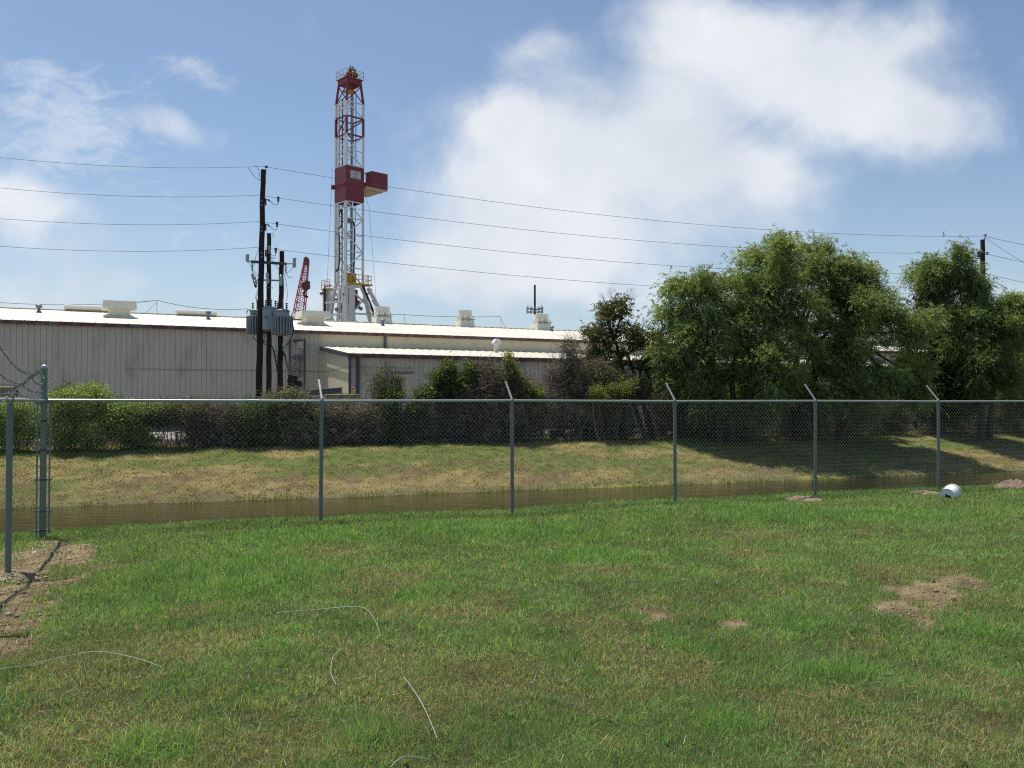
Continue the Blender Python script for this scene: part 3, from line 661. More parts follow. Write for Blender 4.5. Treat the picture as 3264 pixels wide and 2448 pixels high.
def build_shed():
    U0, U1, S0, S1 = -16., 82., 18.45, 66.; LW, LZ = -6.7, 4.66
    b = empty('metal_warehouse', bp(20, 0, 0), 'long low taupe metal warehouse with white roof and maroon eave trim behind the hedge', 'warehouse')
    mb = MB(); ribbed(mb, U0, S0, 0, .25, EZ - .08); mb.build('wall', SIDING, b)
    mb = MB(); ribbed(mb, S0, U1, .0, 3.0, EZ - .08, pitch=1.22, groove=.02, dep=.012); o = mb.build('wall', SIDING_BOUNCE, b); o['label'] = 'plain beige upper wall above the lean-to, with bounce light painted into its colour'
    mb = MB(); mb.box(bp((U0 + S0) / 2, .02, .125), (S0 - U0, .2, .25), BU, BN, UP); mb.build('concrete_footing', mat('concrete', (.36, .34, .31), .9), b)
    mb = MB()
    for u in (U0, U1):
        mb.prism([bp(u, .05, 0), bp(u, 2 * RW, 0), bp(u, 2 * RW, EZ - .1), bp(u, RW, EZ - .1 + RS * RW), bp(u, .05, EZ - .1)], BU * (.1 if u < 0 else -.1))
    mb.box(bp((U0 + U1) / 2, 2 * RW, EZ / 2), (U1 - U0, .1, EZ - .2), BU, BN, UP); mb.build('end_wall', SIDING, b)
    rf = MB(); ribroof(rf, U0 - .2, U1 + .2, -.22, RW, EZ, RS); r = rf.build('roof', ROOFM, b)
    mb = MB(); q = [bp(U0 - .2, RW, EZ + RS * (RW + .22)), bp(U1 + .2, RW, EZ + RS * (RW + .22)), bp(U1 + .2, 2 * RW + .3, EZ - .02), bp(U0 - .2, 2 * RW + .3, EZ - .02)]; mb.add(q, [(0, 1, 2, 3)]); mb.build('rear_roof_slope', ROOFM, r)
    mb = MB(); mb.bar(bp(U0 - .2, RW, EZ + RS * (RW + .22) + .03), bp(U1 + .2, RW, EZ + RS * (RW + .22) + .03), .5, .05); mb.build('ridge_cap', ROOFM, r)
    mb = MB(); mb.box(bp((U0 + U1) / 2, -.255, EZ - .125), (U1 - U0 + .4, .05, .19), BU, BN, UP); mb.box(bp((U0 + U1) / 2, -.11, EZ - .19), (U1 - U0 + .4, .22, .03), BU, BN, UP); mb.build('fascia', FASCIA, b)
    # lean-to
    mb = MB(); ribroof(mb, S0 - .15, S1, LW - .18, 0, LZ, .115, .61, .04); o = mb.build('lean_to_roof', ROOFM, b)
    mb = MB(); mb.box(bp((S0 + S1) / 2, LW - .205, LZ - .13), (S1 - S0 + .3, .05, .23), BU, BN, UP); o = mb.build('fascia', FASCIA, b); o['label'] = 'maroon trim along the lean-to roof'
    mb = MB(); mb.prism([bp(S0 - .17, LW - .2, LZ - .25), bp(S0 - .17, -.02, LZ + .50), bp(S0 - .17, -.02, LZ + .72), bp(S0 - .17, LW - .2, LZ - .01)], -BU * .05); mb.build('rake_trim', DBLUE, b)
    mb = MB(); ribbed(mb, S0 + .02, S1, LW, .2, LZ - .1); mb.build('lean_to_wall', SIDING, b)
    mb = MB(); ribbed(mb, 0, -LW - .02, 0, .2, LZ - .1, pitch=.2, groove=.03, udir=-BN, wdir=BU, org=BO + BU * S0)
    mb.prism([bp(S0 + .01, LW, LZ - .1), bp(S0 + .01, 0, LZ - .1), bp(S0 + .01, 0, LZ + .62)], BU * .02); o = mb.build('lean_to_side_wall', SIDING_BOUNCE, b)
    for px in (1114, 1140):
        u, _ = onwall(px, 1200, LW); mb = MB(); mb.box(bp(u, LW - .07, (LZ - .25) / 2), (.13 if px < 1120 else .17, .12, LZ - .25), BU, BN, UP); mb.box(bp(u, LW - .1, LZ - .3), (.2, .18, .1), BU, BN, UP); mb.build('downspout', DBLUE, b)
    for px in (1227, 1893):
        u, _ = onwall(px, 1080, 0); mb = MB(); mb.box(bp(u, -.09, (EZ - .2 + 5.4) / 2), (.16, .14, EZ - .2 - 5.4), BU, BN, UP); mb.build('downspout', mat('grey_downspout', (.13, .13, .12), .6), b)
    # sliding doors and tracks on the lean-to front
    u0, z = onwall(1241, 1187, LW); u1, _ = onwall(1318, 1187, LW)
    LN = mat('panel_edge', (.19, .175, .155), .6); LT = mat('pale_trim', (.42, .40, .36), .6)
    mb = MB(); mb.box(bp((u0 + u1) / 2, LW - .05, z), (u1 - u0, .1, .09), BU, BN, UP); d = mb.build('sliding_door_track', LN, b)
    mb = MB(); ribbed(mb, u0 + .3, u1 - .3, LW - .06, .2, z - .1); mb.box(bp(u1 - .3, LW - .05, z / 2), (.08, .07, z - .1), BU, BN, UP); mb.build('sliding_door', SIDING, b)
    mb = MB(); mb.box(bp(u1 + .35, LW - .015, z / 2 + .22), (.05, .03, z + .45), BU, BN, UP); mb.build('conduit', LT, b)
    u0, z = onwall(1541, 1150, LW); u1, _ = onwall(1673, 1150, LW); mb = MB(); mb.box(bp((u0 + u1) / 2, LW - .04, (z + .3) / 2), (u1 - u0, .07, z - .3), BU, BN, UP); mb.build('flat_door_panel', mat('smooth_taupe_panel', (.36, .345, .32), .5), b)
    u0, z = onwall(1398, 1154, LW); u1, _ = onwall(1447, 1154, LW); mb = MB(); mb.box(bp((u0 + u1) / 2, LW - .04, z), (u1 - u0, .05, .05), BU, BN, UP)
    for uu in (u0 + .65 * (u1 - u0), u1): mb.box(bp(uu, LW - .06, z), (.14, .05, .14), BU, BN, UP)
    mb.build('door_track', LN, b)
    # guy / conduit line along the wall
    mb = MB(); pts = [bp(onwall(400, 1177)[0], -.05, onwall(400, 1177)[1]), bp(onwall(805, 1182)[0], -.05, onwall(805, 1182)[1]), bp(S0 - .05, -.05, onwall(1020, 1185)[1])]; mb.path(pts, .018, 5)
    a = bp(S0 - .04, -.1, onwall(1020, 1185)[1]); c_ = bp(S0 - .06, LW, onwall(1113, 1170, LW)[1]); e = bp(onwall(1318, 1174, LW)[0], LW - .05, onwall(1318, 1174, LW)[1]); mb.path([a, c_], .018, 5); mb.path([c_ - BN * .04, e], .018, 5); mb.build('conduit', LT, b)
build_shed()

def roof_item(px, py): u, w, z = onroof(px, py); return u, w, z
# -- ridge ventilators
def ridge_vent(px0, px1, pybase, label):
    w = RW - .3; zr = EZ + RS * RW
    c = Vector((0, 0, CAMZ))
    def uat(px):
        r = ray(px, pybase); t = (BO + BN * w - c).dot(BN) / r.dot(BN); return (c + r * t - BO).dot(BU)
    u0, u1 = uat(px0), uat(px1); h = .42
    o = empty('ridge_ventilator', bp((u0 + u1) / 2, w, zr), label, 'roof vent', 'ridge ventilators')
    mb = MB(); poly = [(-.45, 0), (-.50, h * .55), (-.42, h * .9), (0, h * 1.05), (.42, h * .9), (.50, h * .55), (.45, 0)]
    mb.prism([bp(u0, w + a, zr + b) for a, b in poly], BU * (u1 - u0)); mb.build('hood', VENTM, o, True)
    mb = MB(); mb.box(bp((u0 + u1) / 2, w, zr - .03), (u1 - u0 - .1, 1.15, .12), BU, BN, UP); mb.build('throat', mat('brown_rust_trim', (.22, .17, .11), .8), o)
ridge_vent(205, 350, 988, 'long low cream ridge ventilator half hidden behind the left boxed roof fan')
ridge_vent(560, 689, 1003, 'long low cream ridge ventilator standing alone left of the transformers')
ridge_vent(880, 975, 1017, 'long low cream ridge ventilator behind the capped roof fan right of the transformers')
# -- capped box fans
def box_fan(bx0, bx1, cx0, cx1, ytop, ycap, ybase, label):
    u, w, z = onroof((bx0 + bx1) / 2, ybase - 2); Y = bp(u, w, z).y; k = Y / F_
    wb = (bx1 - bx0) * k * .80; wc = (cx1 - cx0) * k * .80; hc = (ycap - ytop) * k; hb = (ybase - ycap) * k
    o = empty('box_roof_fan', bp(u, w, z), label, 'roof fan', 'capped box roof fans')
    w += wb * .5; z0 = EZ + RS * (w - wb * .5) - .1
    mb = MB(); mb.box(bp(u, w, z0 + (hb + .35) / 2 ), (wb, wb, hb + .35), BU, BN, UP); mb.build('curb_box', VENTM, o, bevel=.02)
    zb = z0 + hb; mb = MB(); a = wc / 2
    vs = [bp(u + i * (a + .05), w + j * (a + .05), zb) for i, j in ((-1, -1), (1, -1), (1, 1), (-1, 1))] + [bp(u + i * a, w + j * a, zb + hc * .92) for i, j in ((-1, -1), (1, -1), (1, 1), (-1, 1))] + [bp(u, w, zb + hc * 1.08)]
    mb.add(vs, [(0, 1, 5, 4), (1, 2, 6, 5), (2, 3, 7, 6), (3, 0, 4, 7), (4, 5, 8), (5, 6, 8), (6, 7, 8), (7, 4, 8), (3, 2, 1, 0)]); mb.build('cap', VENTM, o)
    mb = MB(); v2 = [bp(u + i * (wb / 2 + .35), w + j * (wb / 2 + .35), EZ + RS * (w + j * (wb / 2 + .35)) + .05) for i, j in ((-1, -1), (1, -1), (1, 1), (-1, 1))] + [bp(u + i * (wb / 2 + .02), w + j * (wb / 2 + .02), EZ + RS * (w + j * wb / 2) + .24) for i, j in ((-1, -1), (1, -1), (1, 1), (-1, 1))]
    mb.add(v2, [(0, 1, 5, 4), (1, 2, 6, 5), (2, 3, 7, 6), (3, 0, 4, 7)]); mb.build('flashing', ROOFM, o)
box_fan(341, 421, 321, 441, 955, 981, 1017, 'off white boxed roof fan with wide flat cap near the left end of the roof')
box_fan(968, 1041, 948, 1061, 988, 1009, 1041, 'off white boxed roof fan with a wide flat cap just right of the transformers')
# -- round exhausts on the ridge
def round_fan(x0, x1, ytop, ycyl, ybase, label):
    w = RW; u = onwall((x0 + x1) / 2, ybase, w)[0]; Y = bp(u, w, 0).y; k = Y / F_; r = (x1 - x0) * k / 2; zb = EZ + RS * RW; c = CAMZ
    zt = P(0, ytop, Y).z; zc = P(0, ycyl, Y).z
    o = empty('round_roof_exhaust', bp(u, w, zb), label, 'roof exhaust', 'round roof exhausts on the ridge')
    mb = MB(); mb.lathe(bp(u, w, zc), [(r, 0), (r * 1.02, .02), (r, (zt - zc) * .45), (r * 1.015, (zt - zc) * .47), (r, (zt - zc) * .5), (r, zt - zc), (r * .96, zt - zc), (r * .95, .3)], 24); mb.build('wind_band', VENTM, o, True)
    mb = MB(); a0 = r * 1.12; a1 = r * .98
    vs = [bp(u + i * a0, w + j * a0, zb - .25) for i, j in ((-1, -1), (1, -1), (1, 1), (-1, 1))] + [bp(u + i * a1, w + j * a1, zc - .02) for i, j in ((-1, -1), (1, -1), (1, 1), (-1, 1))]
    mb.add(vs, [(0, 1, 5, 4), (1, 2, 6, 5), (2, 3, 7, 6), (3, 0, 4, 7), (4, 5, 6, 7)]); mb.build('curb', VENTM, o)
    mb = MB()
    for t in (-.7, .1, .8): mb.bar(bp(u + t * r, w - r * 1.1, zc - .1), bp(u + t * r, w - r * 1.04, zc + .35), .05)
    mb.bar(bp(u - r * 1.1, w - r * 1.1, zc + .06), bp(u + r * 1.1, w - r * 1.1, zc + .06), .06); mb.build('brackets', STEEL, o)
round_fan(1192, 1242, 979, 1011, 1027, 'white round roof exhaust nearest the drilling rig')
round_fan(1457, 1504, 990, 1022, 1037, 'white round roof exhaust in the middle of the open ridge')
round_fan(1700, 1748, 1003, 1032, 1047, 'white round roof exhaust in front of the cell tower')
round_fan(1882, 1926, 1030, 1050, 1061, 'white round roof exhaust mostly hidden by the dark vine covered tree')
# -- pipe vents
def pipe_vent(px, yt, yb, label):
    u, w, z = onroof(px, yb); 
    if w > RW - .5 or w < 0: w = RW - .6
    u = onwall(px, yb, w)[0]; z = EZ + RS * (w + .22); Y = bp(u, w, 0).y; zt = P(px, yt, Y).z; h = max(zt - z, .35)
    o = empty('pipe_vent', bp(u, w, z), label, 'pipe vent', 'small roof pipe vents')
    mb = MB(); mb.lathe(bp(u, w, z - .05), [(.26, 0), (.20, .06), (.10, .18), (.09, h)], 12); mb.build('pipe', STEEL, o, True)
    mb = MB(); mb.lathe(bp(u, w, z + h * .62), [(.2, 0), (.2, h * .34), (.16, h * .42)], 12); mb.build('cowl', STEEL, o, True)
pipe_vent(124, 972, 998, 'small grey pipe vent at the far left end of the roof')
pipe_vent(664, 993, 1020, 'small grey pipe vent left of the transformers')
pipe_vent(1220, 1018, 1040, 'small grey pipe vent in front of the round exhaust by the rig')
pipe_vent(1759, 1040, 1057, 'small grey pipe vent right of the round exhaust by the cell tower')
# gooseneck on lean-to
def gooseneck():
    u, _ = onwall(1582, 1110, -1.6); w = -1.6; zb = 4.66 + .115 * (w + 6.7); Y = bp(u, w, 0).y; zt = P(1582, 1077, Y).z
    o = empty('gooseneck_vent', bp(u, w, zb), 'white hooded gooseneck vent rising from the lean-to roof', 'roof vent')
    mb = MB(); mb.box(bp(u, w, (zb + zt - .3) / 2), (.26, .26, zt - .3 - zb), BU, BN, UP); mb.build('duct', VENTM, o)
    mb = MB(); q = [(-.30, 0), (.26, .02), (.28, .16), (.10, .36), (-.14, .38), (-.34, .12)]
    mb.prism([bp(u + a, w - .35, zt - .46 + b) for a, b in q], BN * .5); mb.build('hood', mat('bright_white_metal', (.74, .74, .72), .4), o, bevel=.015)
gooseneck()
# roof masts and their wires
def roof_mast(px, yt, yb, wires, label, guy=None):
    w = RW; u = onwall(px, yb, w)[0]; Y = bp(u, w, 0).y; zt = P(px, yt, Y).z; zb = EZ + RS * RW
    o = empty('roof_mast', bp(u, w, zb), label, 'mast', 'thin masts on the roof')
    mb = MB(); mb.path([bp(u, w, zb), bp(u, w, zt)], .035, 6); mb.build('pole', mat('white_metal', (.7, .7, .7), .5), o)
    if guy: mb = MB(); g = bp(onwall(guy[0], guy[1], w)[0], w, zb + .05); mb.bar(bp(u, w, zt - .15), g, .05); mb.build('brace', mat('white_metal', (.7, .7, .7), .5), o)
    for i, (qx, qy, sag) in enumerate(wires):
        q = bp(onwall(qx, qy, w)[0], w, 0); q.z = P(qx, qy, q.y).z; mb = MB(); mb.path(catenary(bp(u, w, zt), q, sag, 14), .02, 4); mb.build('wire', CABLE, o)
roof_mast(500, 957, 1005, [(-200, 945, .45), (790, 984, .3), (335, 963, .1)], 'thin white mast with a slanting brace near the left end of the ridge', (462, 996))
roof_mast(1289, 1002, 1030, [(1165, 995, .1)], 'thin bare mast between the first two round exhausts')
roof_mast(1596, 1009, 1040, [(1289, 1003, .1)], 'thin mast with a white brace lying beside it right of the middle exhaust', (1612, 1047))

# ================================================================= electric service
def at(px, py, Y): return P(px, py, Y)
def wood_pole(name, top, bot, Y, rt, rb, m, label, grp='wooden utility poles'):
    a = P(top[0], top[1], Y); b = P(bot[0], bot[1], Y); d = (b - a); b = a + d * ((a.z + .3) / (a.z - b.z)); g = Vector((b.x, b.y, 0))
    o = empty(name, (b.x, b.y, hgt(b.x, b.y)), label, 'utility pole', grp)
    n = 24; pts = [a.lerp(b, i / n) for i in range(n + 1)]
    pts = [p + Vector((.012 * math.sin(i * 1.7), .012 * math.cos(i * 1.1), 0)) for i, p in enumerate(pts)]
    mb = MB(); mb.path(pts, [rt + (rb - rt) * i / n for i in range(n + 1)], 14); mb.build('pole_shaft', m, o, True); return o
YP = 38.0
pA = wood_pole('utility_pole', (839, 541), (825, 1262), YP, .105, .150, WOODD, 'tallest nearly black utility pole carrying four wires in front of the warehouse')
pB = wood_pole('utility_pole', (857, 744), (857, 1262), YP + .45, .088, .125, WOODG, 'greenish utility pole standing between the two dark brown poles')
pC = wood_pole('utility_pole', (898, 801), (892, 1262), YP + .2, .098, .135, WOODB, 'shorter brown utility pole right of the greenish pole')
def insul(mb, c, n=3, r=.05, h=.085, axis=(0, 0, 1)):
    prof = []
    for i in range(n): prof += [(r * .35, i * h), (r, i * h + h * .18), (r * .8, i * h + h * .5), (r * .35, i * h + h * .6)]
    mb.lathe(c, prof, 12, axis)
def hardware():
    y = YP - .15
    # top pin insulator and offset bracket
    mb = MB(); mb.bar(at(847, 556, YP), at(848, 540, YP), .03); mb.bar(at(840, 560, YP), at(848, 552, YP), .03); mb.build('pin_bracket', STEEL, pA)
    mb = MB(); insul(mb, at(849, 536, YP), 2, .07, .07); mb.build('insulator', PORCB, pA, True)
    for (px, py) in ((887, 636), (883, 716), (879, 799)):
        c = at(px, py, YP - .1); mb = MB(); mb.lathe(c + Vector((0, 0, -.02)), [(.02, -.08), (.05, -.06), (.035, .0), (.055, .03), (.05, .08), (.065, .10), (.05, .14)], 12); mb.build('insulator', PORCB, pA, True)
        mb = MB(); mb.lathe(c + Vector((0, 0, -.03)), [(.042, 0), (.042, .05)], 12); mb.build('insulator_collar', PORC, pA, True)
        a = at(846, py, YP - .05); mb = MB(); mb.path(spline([a, a.lerp(c, .25) + Vector((0, 0, -.02)), a.lerp(c, .7) + Vector((0, 0, -.22)), c + Vector((-.02, 0, -.2)), c + Vector((0, 0, -.08))], 6), .013, 5); mb.path([a.lerp(c, .2) + Vector((0, 0, -.0)), a.lerp(c, .33) + Vector((0, 0, -.06))], .035, 6); mb.build('jumper_wire', BLACK, pA)
        mb = MB(); mb.box(at(847, py + 8, YP), (.05, .06, .30)); mb.build('side_bracket', RUST, pA)
    for py in (640, 653, 724, 736, 806, 820):
        mb = MB(); mb.box(at(834, py, YP - .14), (.07, .03, .07)); mb.build('bolt_plate', STEEL, pA)
    # crossarm, cutouts and strings
    arm0, arm1 = at(791, 833, YP), at(936, 841, YP)
    mb = MB(); mb.bar(at(800, 834, YP + .05), at(913, 841, YP + .05), .09, .11); mb.build('crossarm', mat('weathered_crossarm', (.12, .115, .10), .85), pB)
    for q0, q1, tq in ((arm0, at(806, 835, YP), .04), (at(906, 841, YP), arm1, .04), (at(820, 892, YP), at(889, 894, YP), .06), (at(848, 916, YP), at(870, 918, YP), .03)): mb = MB(); mb.bar(q0, q1, tq); mb.build('steel_arm', STEEL, pB)
    for (px, y0, y1, lab) in ((788, 808, 834, 0), (938, 820, 853, 1)):
        mb = MB(); c = at(px, y1, YP); mb.lathe(c, [(.03, 0), (.075, .03), (.075, (y1 - y0) * YP / F_ - .03), (.03, (y1 - y0) * YP / F_)], 10, (.03, 0, 1)); mb.build('fused_cutout', PORC, pB, True)
    for (px, y0, y1) in ((804, 836, 862), (911, 843, 869), (858, 781, 808)):
        c = at(px, y1, YP - .05); mb = MB(); insul(mb, c, 4, .062, (y1 - y0) * YP / F_ / 4); mb.build('insulator_string', PORC if px != 804 else PORC, pB, True)
        mb = MB(); e = c + Vector((.05, 0, -.12)); mb.path(spline([c, e, e + Vector((.12, 0, -.1)), e + Vector((.22, 0, -.05))], 5), .012, 5); mb.build('jumper_wire', BLACK, pB)
    for (p, q) in (((803, 877), (815, 891)), ((816, 893), (816, 908)), ((852, 869), (852, 886)), ((853, 887), (853, 904)), ((895, 876), (895, 911))):
        a, b = at(p[0], p[1], YP - .2), at(q[0], q[1], YP - .2); d = (b - a); mb = MB(); mb.lathe(a, [(.03, 0), (.065, .03), (.065, d.length - .03), (.03, d.length)], 10, d); mb.build('lightning_arrester', PORC, pB if p[0] < 890 else pC, True)
    mb = MB(); mb.bar(at(802, 876, YP - .2), at(813, 914, YP - .2), .035); mb.bar(at(802, 876, YP - .2), at(806, 875, YP - .2), .09); mb.bar(at(812, 914, YP - .2), at(818, 911, YP - .2), .09); mb.build('cutout_hinge', BLACKM, pB)
    wires = [[(791, 534), (800, 548), (815, 566), (831, 576)], [(812, 527), (822, 534), (827, 555), (830, 575)], [(827, 785), (815, 820), (810, 850)], [(862, 822), (872, 838), (885, 852), (890, 860)],
             [(936, 843), (930, 858), (918, 868), (911, 872)], [(788, 834), (800, 846), (806, 862), (820, 871)], [(850, 742), (858, 760), (862, 780)], [(862, 744), (871, 745), (872, 752), (866, 757)], [(824, 930), (818, 950), (822, 968), (817, 985)], [(821, 925), (815, 945), (818, 962), (821, 985)], [(913, 960), (916, 940), (912, 900), (905, 870)], [(880, 960), (884, 960), (890, 966), (897, 975)]]
    for i, w in enumerate(wires):
        mb = MB(); mb.path(spline([at(a, b, YP - .25 + .03 * k) for k, (a, b) in enumerate(w)], 6), .010, 4); mb.build('jumper_wire', BLACK, pA)
hardware()
def transformer(cx, y0, y1, Y, w, label, fins, par_side):
    k = Y / F_; r = w * k / 2; c = P(cx, y1, Y); h = (y1 - y0) * k
    o = empty('pole_transformer', c, label, 'transformer', 'pole mounted transformers')
    rt = r * .70; mb = MB(); mb.lathe(c, [(rt * .8, 0), (rt, .05), (rt, h * .86), (rt * .98, h * .9)], 24); mb.build('tank', TANK, o, True)
    mb = MB(); mb.lathe(c + Vector((0, 0, h * .9)), [(rt * 1.05, 0), (rt * 1.05, .05), (rt * .7, .1), (.05, .13)], 24); mb.build('lid', TANK, o, True)
    if fins == 'all': angs = np.linspace(0, 2 * math.pi, 22, endpoint=False)
    else: angs = [a + fins for a in np.linspace(-.9, .9, 8)]
    mb = MB()
    for a in angs:
        d = Vector((math.cos(a), math.sin(a), 0)); mb.box(c + d * (rt + (r - rt) / 2) + Vector((0, 0, h * .38)), (r - rt + .03, .045, h * .68), d, Vector((-d.y, d.x, 0)), UP)
    ob = mb.build('cooling_fins', TANK, o, bevel=.012)
    for a in (-2.6, -1.2, .3):
        d = Vector((math.cos(a), math.sin(a), 0)) * rt * .6; mb = MB(); insul(mb, c + d + Vector((0, 0, h * .97)), 4, .06, .085); mb.build('bushing', PORCB, o, True)
    mb = MB(); mb.path([c + Vector((rt * .2, -rt * .6, h * 1.0)), c + Vector((rt * .2, -rt * .6, h * 1.35))], .02, 6); mb.build('lead', STEEL, o)
    mb = MB()
    for zz in (.25, .75): mb.box(c + Vector((par_side * rt * .3, rt * 1.02, h * zz)), (.3, .12, .1))
    mb.build('hanger_bracket', STEEL, o)
    return o, c, r, rt, h
t1, c1, r1, rt1, h1 = transformer(819, 985, 1068, YP + .62, 64, 'grey finned pole transformer partly hidden behind the tallest dark pole', 'all', 1)
t2, c2, r2, rt2, h2 = transformer(862, 978, 1055, YP - .02, 72, 'grey smooth fronted pole transformer in the middle of the three', -.35, 1)
t3, c3, r3, rt3, h3 = transformer(899, 985, 1070, YP - .30, 66, 'grey finned pole transformer at the right of the three, on the short brown pole', 'all', -1)
mb = MB(); mb.box(c2 + Vector((.33, -.42, h2 * .45)), (.19, .12, h2 * .72)); mb.build('radiator_box', mat('pale_tank_grey', (.30, .35, .38), .45), t2, bevel=.03)
def service_cables():
    o = empty('service_cable_bundle', at(905, 1110, YP - .2), 'looping black service cables hanging from the brown pole to the warehouse wall', 'cable bundle')
    j = at(906, 1110, YP - .25)
    W0 = [[(930, 1002, -.4), (932, 1030, -.4), (936, 1055, -.4), (925, 1085, -.3), (908, 1105, -.25)], [(806, 1072, .2), (815, 1085, 0), (830, 1092, 0), (848, 1098, .2)], [(842, 1065, 0), (842, 1080, 0), (840, 1090, 0), (850, 1087, .1)], [(787, 1000, .2), (789, 990, .1), (800, 988, 0), (806, 1000, -.1), (816, 998, 0)], [(838, 975, -.1), (850, 978, -.3), (856, 990, -.3)]]
    for w in W0:
        mb = MB(); mb.path(spline([at(a, b, YP + c) for a, b, c in w], 7), .021, 6); mb.build('cable', BLACK, o)
    for i in range(7):
        x0 = 866 + i * 1.2; y0 = 1100 + i * 4; dr = 22 + i * 6
        pts = [at(x0, y0, YP + .1), at(x0 + 8, y0 + dr * .75, YP - .15), at(885, y0 + dr, YP - .3), at(897, 1120 + dr * .5, YP - .3), at(905, 1108 + i * 3, YP - .25)]
        mb = MB(); mb.path(spline(pts, 7), .017, 5); mb.build('cable', BLACK, o)
    for i in range(6):
        tx, ty = 944 + (i % 3) * 5, 1148 + i * 6; Yw = 56.5
        mb = MB(); m = [at(904 + i, 1106 + i * 4, YP - .2), at(907 + i * 2, 1140 + i * 7, YP + 3), at(920 + i, 1158 + i * 6, YP + 9), at(tx - 6, ty + 8 + i * 3, Yw - 4), at(tx, ty, Yw)]
        mb.path(spline(m, 8), [.016 + .010 * (q / 32) for q in range(33)], 5); mb.build('cable', BLACK, o)
    mb = MB()
    for (a, b) in ((903, 1098), (908, 1106), (904, 1114), (909, 1121)): mb.box(at(a, b, YP - .25), (.07, .07, .14), (.8, 0, .5))
    mb.build('clamp', PORC, o)
service_cables()
def wall_service():
    u, z = onwall(951, 1100); o = empty('electric_meter_rack', bp(u, -.2, 1.0), 'beige meter box with conduits and pipe rack on the warehouse wall', 'electric meter')
    mb = MB(); mb.box(bp(u + .05, -.25, z), (.38, .32, .42), BU, BN, UP); mb.build('meter_box', mat('beige_box', (.52, .49, .40), .5), o, bevel=.01)
    mb = MB(); mb.box(bp(u - .1, -.22, z + .28), (.5, .3, .12), BU, BN, UP); mb.build('box_hood', RUST, o)
    for px, y0, y1 in ((923, 1080, 1195), (970, 1080, 1246)):
        a, z0 = onwall(px, y0); _, z1 = onwall(px, y1); mb = MB(); mb.box(bp(a, -.12, (z0 + z1) / 2), (.08, .08, z0 - z1), BU, BN, UP); mb.build('strut', mat('brown_strut', (.11, .09, .07), .8), o)
    a, z0 = onwall(923, 1140); a2, _ = onwall(971, 1140); mb = MB(); mb.box(bp((a + a2) / 2, -.17, z0), (a2 - a, .06, .08), BU, BN, UP); mb.build('crossbar', mat('brown_strut', (.11, .09, .07), .8), o)
    for i, px in enumerate((937, 943, 951, 957)):
        a, z0 = onwall(px, 1138 + 1 * i); mb = MB(); mb.path(spline([bp(a, -.2, z0 - 1.3), bp(a, -.2, z0), bp(a + .05, -.3, z0 + .1), bp(a + .14, -.35, z0 - .05)], 6), .04, 6); mb.build('conduit', STEEL, o)
wall_service()

# far pole and the overhead wires
YF = 55.0
pF = wood_pole('utility_pole', (3132, 764), (3135, 1260), YF, .13, .19, WOODB, 'distant brown utility pole rising behind the trees at far right')
mb = MB(); mb.bar(at(3108, 824, YF), at(3135, 824, YF), .08); mb.build('steel_arm', STEEL, pF)
mb = MB(); mb.lathe(at(3121, 820, YF), [(.04, 0), (.12, .04), (.12, .36), (.05, .4)], 10); mb.build('fused_cutout', PORCB, pF, True)
mb = MB(); mb.bar(at(3138, 768, YF), at(3140, 754, YF), .04); insul(mb, at(3140, 752, YF), 2, .10, .08); insul(mb, at(3147, 812, YF), 2, .10, .1); mb.build('insulator', PORCB, pF, True)
def overhead():
    Lq = [((838, 530), (-260, 470), (3140, 753), .32, .85), ((812, 622), (-260, 570), (3128, 805), .30, .8), ((812, 706), (-260, 672), (3128, 868), .30, .8), ((812, 788), (-260, 762), (3128, 932), .30, .75)]
    labs = ['topmost overhead wire running over the tops of both poles', 'second overhead wire from the top, crossing the drilling rig at its red panel base', 'third overhead wire from the top, passing the tall pole below its middle', 'lowest overhead wire passing the tall pole just above the crossarm']
    for (a, l, r, s1, s2), lab in zip(Lq, labs):
        A = at(a[0] + (0 if a[1] < 540 else 14), a[1], YP); Ls = at(l[0], l[1], 32.2); R = at(r[0], r[1], YF)
        o = empty('overhead_wire', A, lab, 'power line', 'overhead power lines')
        A2 = A + Vector((.32 if a[1] > 540 else 0, 0, 0))
        mb = MB(); mb.path(catenary(Ls, A, s1, 24), .008, 5); mb.path(catenary(A, R, s2, 48), .009, 5)
        E = at(r[0] + 420, r[1] + 50 + (r[1] - 753) * .1, YF + 6); mb.path(catenary(R, E, .3, 14), .012, 5)
        mb.build('conductor', CABLE, o)
    mb = MB(); mb.path(catenary(at(3140, 757, YF), at(3300, 855, YF + 1), .1, 10), .010, 5); o = mb.build('guy_wire', CABLE); tag(o, 'thin guy wire slanting down to the right from the distant pole top', 'guy wire')
overhead()

def lettering(s, size, m):
    cu = bpy.data.curves.new('tmp', 'FONT'); cu.body = s; cu.size = size; cu.align_x = 'CENTER'; cu.extrude = .004; q = bpy.data.objects.new('tmp', cu); COL.objects.link(q)
    bpy.context.view_layer.update(); me = bpy.data.meshes.new_from_object(q.evaluated_get(bpy.context.evaluated_depsgraph_get())); bpy.data.objects.remove(q); bpy.data.curves.remove(cu)
    me.name = 'lettering'; me.materials.clear(); me.materials.append(m); t = bpy.data.objects.new('lettering', me); COL.objects.link(t); return t
